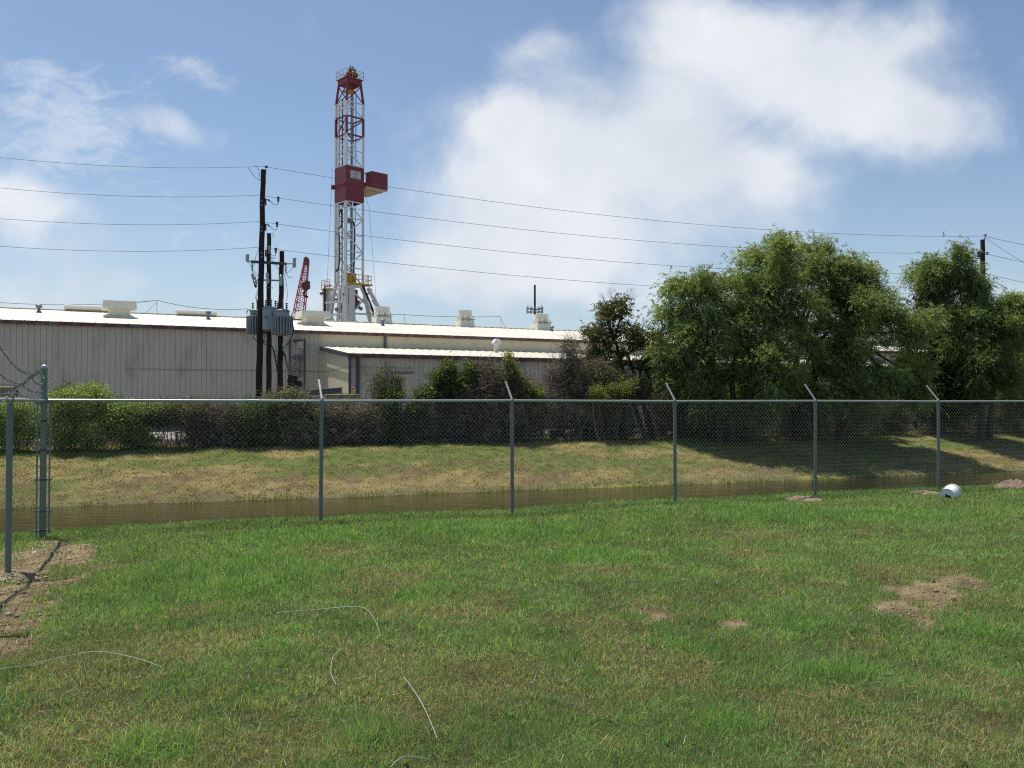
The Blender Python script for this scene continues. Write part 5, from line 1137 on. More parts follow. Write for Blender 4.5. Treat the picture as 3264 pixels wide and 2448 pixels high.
tree('willow_tree', 'tall dark vine covered willow with a leaning feathery top left of the distant pole', 'tree',
     [(2965, 850, 56, 50), (3025, 820, 56, 52), (3062, 850, 48, 44), (3092, 905, 26, 30), (2975, 915, 42, 42)],
     Yb(3000, 22.2), [(2990, (2985, 960))], 60000, WPAL, [1, .6, .9, .2, .5], G, seed=5, cl_per=34)
tree('vine_covered_tree', 'nearly black mass of vines climbing the trunk between the two right hand willow crowns', 'vine covered tree',
     [(2985, 950, 62, 45), (2990, 1020, 55, 55), (2960, 1110, 70, 70), (2990, 1190, 90, 80), (3050, 1240, 80, 60), (2900, 1140, 50, 60), (2990, 1290, 90, 50)],
     Yb(3000, 22.6), [(3000, (2990, 1000))], 80000, DPAL, DW, None, leafL=.085, leafW=.06, strand=.35, droop=.3, seed=6, cl_per=44)
tree('willow_tree', 'bushy willow in front of the distant pole at the right, its base in deep shade', 'tree',
     [(3080, 1000, 70, 65), (3140, 985, 62, 50), (3190, 985, 50, 55), (3120, 1080, 90, 80), (3180, 1060, 70, 80), (3090, 1160, 90, 70), (3170, 1180, 80, 80), (3130, 1260, 100, 50), (3060, 1090, 60, 60), (3222, 950, 26, 26)],
     Yb(3120, 20.8), [(3120, (3120, 1130)), (3160, (3170, 1120))], 170000, WPAL, [1, .7, .9, .2, .5], G, seed=8)
tree('willow_tree', 'willow cut off by the right edge of the picture', 'tree',
     [(3270, 1010, 48, 55), (3300, 1090, 70, 70), (3250, 1150, 52, 70), (3290, 1220, 80, 60), (3380, 1000, 80, 90), (3400, 1150, 90, 100), (3225, 1235, 50, 60), (3250, 1290, 80, 40)],
     Yb(3300, 22), [(3290, (3290, 1130))], 110000, WPAL, [1, .7, .8, .3, .5], G, seed=9)
tree('vine_covered_tree', 'small dark dead tree smothered in vines standing before the warehouse left of the willows', 'vine covered tree',
     [(1945, 1000, 42, 45), (1990, 960, 34, 28), (1930, 1060, 52, 45), (1990, 1050, 60, 50), (2050, 1050, 48, 40), (1960, 1120, 75, 45), (2050, 1110, 60, 45), (1900, 1110, 34, 34), (2100, 1120, 55, 45), (2000, 1170, 80, 40), (1895, 1050, 28, 30), (2080, 1070, 50, 36), (1880, 1150, 40, 40), (2120, 1180, 60, 45), (1940, 965, 26, 26)],
     Yb(1980, 24.0), [(2075, (2040, 1180)), (2090, (2000, 1130)), (2060, (1960, 1080))], 46000, [(.065, .085, .03), (.11, .125, .045), (.16, .17, .065), (.15, .09, .05)], [1, .9, .5, .5], None, leafL=.075, leafW=.045, strand=.30, droop=.25, seed=12, cl_per=30, tr=.10, cluster_r=.22, twigcol=(.06, .045, .038))
# bare protruding twigs above the dead tree
def bare_sprays():
    g = np.random.default_rng(5); Y = Yb(1980, 24.0); o = [q for q in bpy.data.objects if q.name.startswith('vine_covered_tree') and 'dead' in q.get('label', '')][0]
    def spray(p, d, L, r, depth, mb):
        q = p + d * L; m = p.lerp(q, .5) + Vector((g.uniform(-1, 1), g.uniform(-1, 1), g.uniform(-.3, 1))) * L * .10; mb.path([p, m, q], [r, r * .8, r * .6], 4)
        if depth: 
            for _ in range(3):
                dd = (d + Vector((g.uniform(-1, 1), g.uniform(-.8, .8), g.uniform(-.3, .8))) * .75).normalized(); spray(p.lerp(q, g.uniform(.4, 1)), dd, L * g.uniform(.5, .8), r * .6, depth - 1, mb)
    for (px, py, ex, ey) in ((1945, 1010, 1925, 930), (1950, 1000, 1955, 920), (1985, 980, 2010, 925), (1930, 1040, 1895, 990), (1900, 1090, 1865, 1040), (2040, 1060, 2070, 1010), (1890, 1120, 1850, 1060), (2000, 1030, 2030, 950), (1880, 1140, 1830, 1100)):
        a, b = P(px, py, Y), P(ex, ey, Y); mb = MB(); spray(a, (b - a).normalized(), (b - a).length * .6, .014, 3, mb); mb.build('bare_twig', mat('dead_twig', (.11, .085, .07), .9), o)
bare_sprays()

# ---- hedge of vines, dead brush and shrubs on the far bank
GPAL = [(.20, .28, .08), (.28, .35, .12), (.12, .19, .055), (.38, .42, .19)]; VPAL = [(.065, .13, .032), (.10, .17, .048), (.045, .09, .025), (.16, .21, .07)]
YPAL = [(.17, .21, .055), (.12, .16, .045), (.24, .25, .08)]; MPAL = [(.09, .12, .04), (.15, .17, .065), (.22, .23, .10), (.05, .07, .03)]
TWC = np.array([(.27, .21, .155), (.17, .13, .10), (.38, .31, .24), (.10, .078, .06)])
def bush(name, label, cat, lobes, d, nleaf, pal, ntwig=0, twl=.55, leaf=.06, group=None, seed=1, grow=0., shell=.55, w=None, upr=0.):
    g = np.random.default_rng(seed); cx = np.mean([q[0] for q in lobes]); Y = Yb(cx, d); b = Vector((XX(cx, Y), Y, 0)); b.z = hgt(b.x, Y)
    o = empty(name, b, label, cat, group); L = []
    for (px, py, rx, ry) in lobes:
        y = Yb(px, d); k = y / F_; L.append((np.array(P(px, py, y)), np.array([rx * k, min(max(rx * k * .8, .5), 1.25), ry * k])))
    wt = np.array([l[1][0] * l[1][2] for l in L]); wt /= wt.sum()
    def pts(n, lo):
        i = g.choice(len(L), n, p=wt); v = unit(n, g); f = g.uniform(lo, 1, n)
        # uneven outline
        c = np.array([l[0] for l in L])[i]; r = np.array([l[1] for l in L])[i]; lump = .72 + .5 * fbm(v[:, 0] * 2.2 + i * 3.1 + seed, v[:, 2] * 2.2 + v[:, 1] * 1.3, seed, 3)
        return c + v * (f * lump)[:, None] * r, v
    # woody stems
    n = 7 * len(L) + 4; q, v = pts(n, .1); st = q.copy(); st[:, 0] = q[:, 0] + g.normal(size=n) * .45; st[:, 1] = q[:, 1] + .3 + g.normal(size=n) * .2; st[:, 2] = height(st[:, 0], st[:, 1]) - .05
    V, F, c = twigs_np(st, q, g.normal(size=(n, 3)) * .15, np.full(n, .020), np.full(n, .007), TWC[g.integers(0, 4, n)] * .8); mesh_np('stems', V, F, TWIG, o, col=c)
    if ntwig:
        q, v = pts(ntwig, .35); dr = unit(ntwig, g) * np.array([1, .6, .8]) + v * .25 + np.array([0, 0, upr]); q2 = q + dr * g.uniform(.3, 1.2, ntwig)[:, None] * twl
        q[:, 2] = np.maximum(q[:, 2], height(q[:, 0], q[:, 1]) + .03); q2[:, 2] = np.maximum(q2[:, 2], height(q2[:, 0], q2[:, 1]) + .02)
        V, F, c = twigs_np(q, q2, g.normal(size=(ntwig, 3)) * twl * .22, np.full(ntwig, .0085), np.full(ntwig, .0035), TWC[g.integers(0, 4, ntwig)] * g.uniform(.6, 1.25, (ntwig, 1)), 5); mesh_np('dead_twigs', V, F, TWIG, o, col=c)
    if nleaf:
        nleaf = int(nleaf * (2.2 if name == 'bramble' else 1.35)); ncl = max(6, nleaf // 38); cc, v = pts(ncl, shell); ci = g.integers(0, ncl, nleaf); C = cc[ci] + g.normal(size=(nleaf, 3)) * .115; Dr = v[ci] * .4 + unit(nleaf, g) + np.array([0, 0, .1 + grow])
        col = pick(nleaf, pal, np.tile(w or [1] * len(pal), (nleaf, 1))) * g.uniform(.7, 1.25, ncl)[ci][:, None]; ok = C[:, 2] > height(C[:, 0], C[:, 1]) + .02
        leafmesh('foliage', C[ok], Dr[ok], g.uniform(.7, 1.4, nleaf)[ok] * leaf, g.uniform(.7, 1.3, nleaf)[ok] * leaf * .6, col[ok], o, LEAF_B)
    return o
H = 'shrubs and vine tangles of the far hedge'
bush('shrub', 'rounded pale green shrub mound cut off by the left edge, behind the leaning fence post', 'shrub', [(20, 1330, 70, 62), (90, 1345, 60, 60), (-60, 1330, 80, 70), (40, 1390, 90, 40), (70, 1292, 50, 22)], 23.1, 15000, GPAL, 300, group=H, seed=21)
bush('shrub', 'largest bright pale green shrub mound, right behind the tall corner post', 'shrub', [(250, 1290, 90, 62), (330, 1310, 70, 55), (190, 1300, 55, 55), (280, 1370, 120, 50), (390, 1360, 60, 55), (200, 1380, 80, 40), (300, 1258, 60, 28)], 22.8, 34000, GPAL, 400, group=H, seed=22)
bush('shrub', 'dark little sprig poking out of the top of the largest pale shrub', 'shrub', [(208, 1245, 18, 22), (196, 1265, 22, 22)], 23.4, 1300, DPAL, 30, group=H, seed=23)
bush('shrub', 'low green shrub trailing to the right of the largest pale mound', 'shrub', [(400, 1320, 60, 34), (460, 1305, 70, 22), (420, 1370, 40, 50), (440, 1400, 50, 24)], 22.9, 12000, GPAL, 500, group=H, seed=24, w=[1, .7, .8, .3])
bush('bramble', 'brown and green bramble hanging over the debris gap in the hedge', 'bramble', [(530, 1310, 70, 28), (600, 1310, 70, 34), (560, 1340, 80, 22), (480, 1330, 50, 26)], 23.0, 6500, MPAL, 2000, .45, group=H, seed=25)
bush('bramble', 'dense purplish brown bramble left of the poles', 'bramble', [(660, 1330, 70, 52), (730, 1340, 60, 56), (700, 1390, 80, 40), (640, 1390, 60, 36)], 22.9, 2600, MPAL, 5200, .5, group=H, seed=26)
bush('shrub', 'fresh green shrub at the feet of the tall dark pole', 'shrub', [(800, 1320, 50, 50), (860, 1280, 28, 26), (780, 1370, 60, 50), (850, 1340, 50, 50), (840, 1400, 60, 28)], 22.6, 13000, VPAL, 600, group=H, seed=27)
bush('bramble', 'grey brown twig heap spilling over the hedge just right of the poles', 'bramble', [(930, 1280, 60, 36), (900, 1310, 50, 50), (970, 1320, 60, 50), (940, 1370, 80, 50)], 22.7, 4500, GPAL, 4800, .6, group=H, seed=28)
bush('bramble', 'wide low grey twig thicket between the first two line posts', 'bramble', [(1040, 1330, 60, 52), (1110, 1335, 70, 52), (1180, 1330, 70, 50), (1080, 1390, 90, 36), (1190, 1390, 80, 36)], 22.9, 2600, MPAL, 8200, .5, group=H, seed=29)
bush('shrub', 'thin bare sapling with a few yellowing leaves left of the small upright green shrubs', 'sapling', [(1195, 1215, 22, 34), (1225, 1200, 26, 30), (1240, 1235, 22, 28), (1210, 1250, 30, 22)], 23.0, 420, YPAL, 420, .5, group=H, seed=30, leaf=.09, upr=.6)
bush('shrub', 'small upright dark green sprig above a bright leafy clump', 'shrub', [(1268, 1215, 13, 20), (1262, 1250, 16, 14)], 23.0, 1300, DPAL, 20, group=H, seed=31, w=[.4, 1, 1, .2])
bush('shrub', 'bright leafy clump just above the fence rail, left of the vine mound', 'shrub', [(1252, 1265, 30, 24), (1240, 1310, 30, 40), (1255, 1380, 40, 45), (1345, 1262, 32, 20), (1330, 1300, 40, 30)], 22.6, 6500, VPAL, 400, group=H, seed=32, leaf=.085, grow=.4)
bush('bramble', 'dark stemmed brush under the bright leafy clump', 'bramble', [(1270, 1360, 60, 60), (1330, 1350, 60, 60), (1290, 1400, 80, 26)], 23.0, 3000, MPAL, 4200, .5, group=H, seed=33)
bush('vine', 'leafy green vine climbing up the left flank of the big brown twig mound', 'vine', [(1430, 1175, 26, 26), (1395, 1205, 34, 22), (1420, 1230, 40, 30), (1375, 1250, 40, 22), (1450, 1240, 44, 32), (1400, 1265, 50, 22), (1495, 1180, 26, 30), (1470, 1215, 26, 26)], 22.9, 9500, VPAL, 700, group=H, seed=34, leaf=.09, w=[1, .7, .9, .5])
bush('bramble', 'big reddish brown mound of dead twigs rising high above the fence rail', 'bramble', [(1560, 1215, 90, 50), (1540, 1180, 45, 22), (1620, 1240, 80, 60), (1500, 1260, 90, 50), (1560, 1310, 140, 60), (1450, 1330, 80, 70), (1640, 1340, 90, 70), (1540, 1385, 150, 44), (1700, 1300, 50, 80), (1420, 1390, 70, 34)], 23.0, 4200, MPAL, 23000, .55, group=H, seed=35)
bush('vine', 'yellow green vine reaching up and cascading down the right flank of the big brown mound', 'vine', [(1620, 1150, 10, 22), (1632, 1185, 18, 26), (1648, 1212, 24, 24), (1665, 1240, 30, 26), (1690, 1262, 34, 24), (1712, 1250, 22, 16), (1650, 1262, 24, 22), (1700, 1300, 22, 30), (1668, 1390, 26, 40)], 22.6, 9500, YPAL + VPAL[:1], 500, group=H, seed=36, leaf=.085)
bush('bramble', 'thin see through tangle of grey twigs between the brown mound and the dead tree', 'bramble', [(1770, 1250, 60, 60), (1740, 1330, 60, 50), (1830, 1220, 60, 60), (1800, 1320, 70, 50), (1780, 1190, 40, 40)], 23.3, 700, MPAL, 2600, .7, group=H, seed=37, upr=.2)
bush('sapling', 'slender dark sapling with sparse bare branches rising past the lean-to roof', 'sapling', [(1815, 1110, 26, 36), (1800, 1160, 26, 30), (1818, 1215, 24, 24), (1825, 1150, 22, 40)], 23.2, 900, DPAL + VPAL[:1], 420, .6, group=H, seed=38, leaf=.08, upr=.5)
bush('shrub', 'mottled green shrub under the dead vine covered tree', 'shrub', [(1900, 1210, 60, 50), (1970, 1230, 70, 50), (1880, 1270, 60, 40), (1950, 1300, 80, 50), (2040, 1250, 50, 50), (1900, 1170, 40, 26)], 23.0, 14000, MPAL + YPAL[:1], 4200, .5, group=H, seed=39, leaf=.07)
bush('shrub', 'bright yellow green spray in front of the mottled shrub', 'shrub', [(1900, 1250, 26, 16), (1935, 1262, 30, 16), (1985, 1245, 24, 14), (2005, 1222, 18, 14), (1950, 1240, 24, 12)], 22.0, 3200, YPAL, 100, group=H, seed=40, leaf=.08)
bush('shrub', 'dark green shrub low behind the third line post', 'shrub', [(1900, 1350, 70, 50), (1980, 1345, 60, 54), (1850, 1370, 50, 40), (1940, 1385, 90, 30)], 23.3, 9500, [(.035, .08, .03), (.06, .12, .04), (.03, .05, .025), (.05, .06, .03)], 2200, .4, group=H, seed=41)
bush('bramble', 'brown brush thicket under the leftmost willow', 'bramble', [(2100, 1290, 60, 50), (2170, 1280, 70, 50), (2230, 1320, 60, 50), (2140, 1350, 80, 40), (2290, 1330, 60, 40)], 24.2, 3800, MPAL, 5000, .6, group=H, seed=42)
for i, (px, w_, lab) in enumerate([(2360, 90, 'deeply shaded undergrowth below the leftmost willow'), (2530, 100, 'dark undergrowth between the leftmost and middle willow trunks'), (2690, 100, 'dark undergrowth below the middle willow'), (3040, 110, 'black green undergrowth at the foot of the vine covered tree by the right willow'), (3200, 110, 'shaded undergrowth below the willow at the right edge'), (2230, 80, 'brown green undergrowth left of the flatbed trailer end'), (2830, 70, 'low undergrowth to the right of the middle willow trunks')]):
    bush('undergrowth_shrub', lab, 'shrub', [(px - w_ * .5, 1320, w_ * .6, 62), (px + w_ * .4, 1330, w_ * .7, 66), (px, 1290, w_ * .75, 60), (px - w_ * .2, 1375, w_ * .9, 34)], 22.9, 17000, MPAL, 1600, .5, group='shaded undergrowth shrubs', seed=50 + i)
for i, (px, py, lab) in enumerate([(2500, 1235, 'bright green low spray hanging left of centre under the middle willow'), (2730, 1230, 'fresh green low bough above the fence right of the fifth line post')]):
    bush('low_bough', lab, 'bough', [(px, py, 60, 26), (px + 60, py + 14, 50, 24), (px - 40, py + 26, 50, 22)], 21.9, 5200, [(.10, .15, .035), (.15, .19, .05), (.07, .11, .03)], 120, group='low willow boughs', seed=60 + i, leaf=.09)

# ================================================================= things in and behind the hedge
def gz(x, y): return hgt(x, y)
def picket_fence():
    u0, u1 = 9.0, 26.0; d = 25.2; p0 = Vector((*xy(u0, d), 0)); p1 = Vector((*xy(u1, d), 0))
    o = empty('picket_fence', (p0 + p1) / 2, 'low black metal picket fence behind the thickets under the dead tree', 'fence')
    mb = MB()
    for zt in (1.18, .25): mb.bar(p0 + UP * zt, p1 + UP * zt, .045)
    mb.build('rail', BLACKM, o)
    mb = MB(); n = int((u1 - u0) / .14)
    for i in range(n + 1): q = p0.lerp(p1, i / n); mb.bar(q + UP * .05, q + UP * 1.18, .02)
    mb.build('pickets', BLACKM, o)
    for i in range(8): q = p0.lerp(p1, i / 7); mb = MB(); mb.bar(q, q + UP * 1.3, .07); mb.build('post', BLACKM, o)
picket_fence()
def far_mesh_fence():
    d = 24.6; a = Vector((*xy(-21, d), 0)); b = Vector((*xy(5, d), 0)); o = empty('hedge_fence', (a + b) / 2, 'old chain link fence buried in the hedge, its twisted wire tips showing along the top', 'fence')
    mb = MB(); mb.path([a + UP * 1.92, b + UP * 1.92], .021, 6); mb.build('top_rail', STEEL, o)
    mb = MB(); n = int((b - a).length / .23)
    for i in range(n): q = a.lerp(b, i / n) + UP * 1.94; mb.bar(q, q + UP * .075 + Vector((.012, 0, 0)), .02)
    mb.build('wire_tips', STEEL, o)
    for i in range(9): q = a.lerp(b, i / 8); mb = MB(); mb.path([q, q + UP * 1.95], .03, 6); mb.build('post', STEEL, o)
    chn = MB(); 
    for i in range(int((b - a).length / .12)):
        q = a.lerp(b, i * .12 / (b - a).length); chn.path([q + UP * .05, q + UP * 1.92 + (b - a).normalized() * 1.9], .004, 3, False) if i * .12 + 1.9 < (b - a).length else None
    chn.build('wire_mesh', STEEL, o)
far_mesh_fence()
def tote():
    Y = Yb(0, 25.5); c = P(-22, 1283, Y); g0 = hgt(c.x, Y); x = c.x; zt = P(0, 1227, Y).z; h = 1.15
    o = empty('ibc_tote', (x, Y, g0), 'tan liquid tote in a wire cage at the left edge behind the hedge', 'tote'); o.name = 'liquid_tote'
    m = MB(); m.box((x, Y, zt - h / 2), (1.05, 1.1, h - .1)); m.build('tank', mat('tan_plastic', (.50, .37, .18), .5), o, bevel=.06)
    m = MB()
    for i in range(7):
        t = -.56 + i * 1.12 / 6
        for s in (-1, 1): m.bar((x + t, Y + s * .58, zt - h), (x + t, Y + s * .58, zt), .022); m.bar((x + s * .56, Y + t, zt - h), (x + s * .56, Y + t, zt), .022)
    for i in range(5):
        z = zt - h + i * h / 4
        for s in (-1, 1): m.bar((x - .56, Y + s * .58, z), (x + .56, Y + s * .58, z), .022); m.bar((x + s * .56, Y - .58, z), (x + s * .56, Y + .58, z), .022)
    m.build('cage', STEEL, o)
    m = MB(); m.box((x, Y, (zt - h + g0) / 2), (1.1, 1.15, zt - h - g0)); m.build('support_crate', mat('crate_brown', (.12, .08, .05), .8), o)
    o2 = empty('steel_beam', P(42, 1240, Y + .5), 'short dark steel beam beside the tan tote', 'beam'); m = MB(); z = P(0, 1233, Y).z
    a, b = P(16, 1234, Y + .4), P(58, 1236, Y + .9)
    for dz, w, h_ in ((0, .2, .03), (-.1, .04, .2), (-.2, .2, .03)): m.bar(a + UP * dz, b + UP * dz, w, h_)
    m.build('web', mat('dark_rust', (.04, .03, .03), .8), o2)
    m = MB()
    for q in (a.lerp(b, .15), a.lerp(b, .85)): m.bar(Vector((q.x, q.y, hgt(q.x, q.y))), q - UP * .2, .1)
    m.build('support', mat('dark_rust', (.04, .03, .03), .8), o2)
tote()
def yard_machine():
    Y = 40.5; a, b = P(1038, 1258, Y), P(1134, 1258, Y); g0 = hgt(a.x, Y); zt = a.z; L = b.x - a.x; o = empty('yellow_machine', ((a.x + b.x) / 2, Y + .6, g0), 'flat topped yellow machine body with an orange beacon behind the hedge', 'yard machine')
    YM = mat('faded_yellow', (.50, .37, .10), .55, 0, (.40, .30, .10), 2, .8, stain=(.24, .15, .09), stscale=3, stlo=.55, sthi=.65)
    m = MB(); m.box(((a.x + b.x) / 2, Y + .6, zt - .22), (L, 1.2, .40)); m.box(((a.x + b.x) / 2, Y + .6, zt - .01), (L + .04, 1.24, .05)); m.build('deck', YM, o, bevel=.02)
    m = MB(); m.box(((a.x + b.x) / 2, Y + .6, (zt - .42 + g0 + .3) / 2), (L * .8, .9, zt - .42 - g0 - .3)); m.build('chassis', BLACKM, o)
    for t in (.2, .8): m = MB(); m.lathe((a.x + L * t, Y + .1, g0 + .38), [(.05, 0), (.36, .01), (.38, .05), (.38, .22), (.05, .24)], 18, (0, 1, 0)); m.build('wheel', BLACK, o, True)
    m = MB(); m.box((a.x + L * .86, Y + .5, zt + .11), (.17, .3, .17)); m.build('switch_box', YM, o, bevel=.01)
    m = MB(); m.lathe((a.x + L * .82, Y + .5, zt + .18), [(.05, 0), (.055, .05), (.045, .14), (.02, .16)], 10); m.build('beacon', mat('beacon_orange', (.55, .14, .05), .4), o, True)
    m = MB(); m.path(spline([Vector((a.x + L * .5, Y + .4, zt + .02)), Vector((a.x + L * .6, Y + .4, zt + .07)), Vector((a.x + L * .68, Y + .4, zt + .03)), Vector((a.x + L * .76, Y + .4, zt + .08))], 6), .018, 5); m.build('hose', BLACK, o)
    t = lettering('47', .17, mat('worn_red_brown', (.28, .10, .05), .7)); t.data.transform(Matrix.Translation((a.x + L * .52, Y - .006, zt - .2)) @ Matrix.Rotation(math.pi / 2, 4, 'X')); place(t, o)
    w = MB(); w.bar(P(975, 1261, Y - .2), P(1040, 1261.5, Y), .06); ob = w.build('white_pole', mat('bright_white_metal', (.74, .74, .72), .4)); tag(ob, 'bright white pole lying level against the yellow machine', 'pole')
    for q in (P(985, 1261, Y - .2),):
        w = MB(); w.bar(Vector((q.x, q.y, hgt(q.x, q.y))), q - UP * .03, .05); place(w.build('prop', STEEL), ob)
    Yb2 = 44.; o3 = empty('steel_beam', P(1025, 1245, Yb2), 'long slanting grey steel beam propped against the lean-to', 'beam')
    p, q = P(960, 1247, Yb2), P(1090, 1236, Yb2 + 2.0); w = MB()
    w.bar(p, q, .12, .05); w.bar(p - UP * .14, q - UP * .14, .03, .24); w.bar(p - UP * .28, q - UP * .28, .12, .03); w.build('flange', mat('beam_grey', (.20, .21, .23), .35, .5), o3)
    w = MB(); w.bar(Vector((p.x + .2, p.y, hgt(p.x, p.y))), p + Vector((.2, 0, -.3)), .12); w.bar(Vector((q.x, q.y, hgt(q.x, q.y))), q + Vector((0, 0, -.3)), .12); w.build('support', STEEL, o3)
    # black plastic objects piled by the wall
    g = 41.0
    c = P(933, 1210, g); o4 = empty('black_bin', c, 'tilted black plastic bin among the twigs right of the brown pole', 'bin'); w = MB(); R = Matrix.Rotation(math.radians(12), 3, 'Y'); ax, az = R @ Vector((1, 0, 0)), R @ Vector((0, 0, 1))
    w.box(c, (.40, .35, .36), ax, (0, 1, 0), az); w.box(c + az * .19, (.48, .42, .04), ax, (0, 1, 0), az); w.box(c - az * .3, (.3, .3, .3), ax, (0, 1, 0), az); w.build('body', BLACKM, o4, bevel=.015)
    w = MB(); w.bar((c.x + .05, g, hgt(c.x, g)), c - az * .35, .12); w.build('stand', BLACKM, o4)
    c = P(953, 1224, g); o5 = empty('black_box', c, 'smaller black box beside the tilted bin', 'box'); w = MB(); R = Matrix.Rotation(math.radians(-12), 3, 'Y'); w.box(c, (.29, .3, .27), R @ Vector((1, 0, 0)), (0, 1, 0), R @ Vector((0, 0, 1))); w.build('body', BLACKM, o5, bevel=.012)
    w = MB(); w.bar(c + Vector((-.12, 0, -.1)), c + Vector((.08, 0, -.5)), .16); w.bar(c + Vector((.05, 0, -.4)), Vector((c.x + .05, g, hgt(c.x, g))), .1); w.build('stand', BLACKM, o5)
yard_machine()
def debris():
    g = np.random.default_rng(77)
    def lump(name, px, py, s, m, lab, cat, d=23.7, sq=.6):
        Y = Yb(px, d); c = P(px, py, Y); z = hgt(c.x, Y); c.z = max(c.z, z + s * sq * .5); mb = MB(); n = 10; prof = []
        import bmesh
        bm = bmesh.new(); bmesh.ops.create_icosphere(bm, subdivisions=3, radius=1)
        for v in bm.verts:
            w = 1 + .35 * (float(fbm(np.array([v.co.x * 1.6 + px]), np.array([v.co.z * 1.6 + v.co.y]), int(px), 3)[0]) - .5) * 2; v.co = Vector((v.co.x * s * w, v.co.y * s * .8 * w, v.co.z * s * sq * w))
        me = bpy.data.meshes.new(name); bm.to_mesh(me); bm.free(); me.materials.append(m); o = bpy.data.objects.new(name, me); COL.objects.link(o); o.location = c; tag(o, lab, cat); return o
    WB = mat('white_plastic', (.6, .6, .6), .5); 
    lump('plastic_sack', 452, 1372, .16, mat('grey_white_plastic', (.45, .45, .46), .5, c2=(.2, .2, .2), scale=20), 'crumpled grey white plastic sack at the left of the hedge gap', 'sack')
    lump('plastic_sack', 476, 1368, .13, mat('yellow_plastic', (.6, .42, .10), .5), 'small yellow plastic bag in the hedge gap', 'sack')
    lump('plastic_sack', 500, 1398, .28, mat('grey_white_plastic', (.45, .45, .46), .5), 'largest grey plastic sack low in the hedge gap', 'sack', sq=.4)
    lump('plastic_sack', 566, 1378, .14, WB, 'white scrap of plastic right of the yellow bag', 'sack', sq=.35)
    lump('plastic_sack', 432, 1342, .10, WB, 'tiny white plastic scrap high at the left of the hedge gap', 'sack')
    lump('rock', 1412, 1407, .17, mat('pink_tan_rock', (.42, .28, .20), .8), 'tan rock lying under the big brown twig mound', 'rock', 22.6, .45)
    lump('rock', 1785, 1402, .16, mat('pink_tan_rock', (.42, .28, .20), .8), 'pinkish rock beside the open black box', 'rock', 22.6, .7)
    lump('rock', 2133, 1380, .11, mat('pale_rock', (.5, .48, .42), .8), 'small pale rock beside the third line post, on the far bank', 'rock', 22.6, .7)
    Y = Yb(1770, 23.6); c = P(1770, 1383, Y); w = MB(); s = .26
    o = empty('black_crate', (c.x, Y, hgt(c.x, Y)), 'black crate open towards the camera on the far bank', 'crate')
    w.box((c.x, Y, c.z), (s * 2, .4, s * 1.3)); w.build('crate_body', BLACKM, o, bevel=.01); w = MB(); w.box((c.x, Y - .02, c.z + s * .7), (s * 2.2, .5, .03)); w.build('lid', mat('tan_lid', (.40, .34, .24), .7), o); w = MB(); w.box((c.x, Y, (c.z - s * .65 + hgt(c.x, Y)) / 2), (.35, .35, max(.02, c.z - s * .65 - hgt(c.x, Y)))); w.build('base', BLACKM, o)
debris()
def trailer():
    Y = 45.5; a, b = P(2085, 1368, Y), P(2335, 1368, Y + 1.5); g0 = hgt(a.x, Y); o = empty('flatbed_trailer', (a + b) / 2, 'dark flatbed trailer with an orange strip in the shade behind the third line post', 'trailer')
    w = MB(); d = (b - a); n = Vector((-d.y, d.x, 0)).normalized(); m = (a + b) / 2 + n * .9
    w.box(m + UP * -.05, (d.length, 1.8, .12), d, n, UP); w.box(m + d.normalized() * d.length * .3 + UP * .1, (1.3, 1.5, .4), d, n, UP); w.build('deck', mat('dark_blue_black', (.015, .018, .028), .5), o)
    w = MB(); w.box(a.lerp(b, .12) - n * .02 + UP * -.05, (.9, .04, .07), d, n, UP); w.box(a.lerp(b, .10) + UP * .24, (1.0, .3, .05), d, n, UP); w.build('orange_strip', mat('orange_tan', (.42, .18, .05), .6), o)
    for t in (.15, .55, .7): w = MB(); c = a.lerp(b, t) + n * .15; w.lathe((c.x, c.y, g0 + .33), [(.05, 0), (.3, .01), (.32, .05), (.32, .2), (.05, .22)], 18, n); w.build('wheel', BLACK, o, True)
    w = MB(); w.bar(a + n * .9 - UP * .1, a + n * .9 - d.normalized() * 1.3 - UP * .25, .1); w.build('tow_bar', BLACKM, o)
trailer()
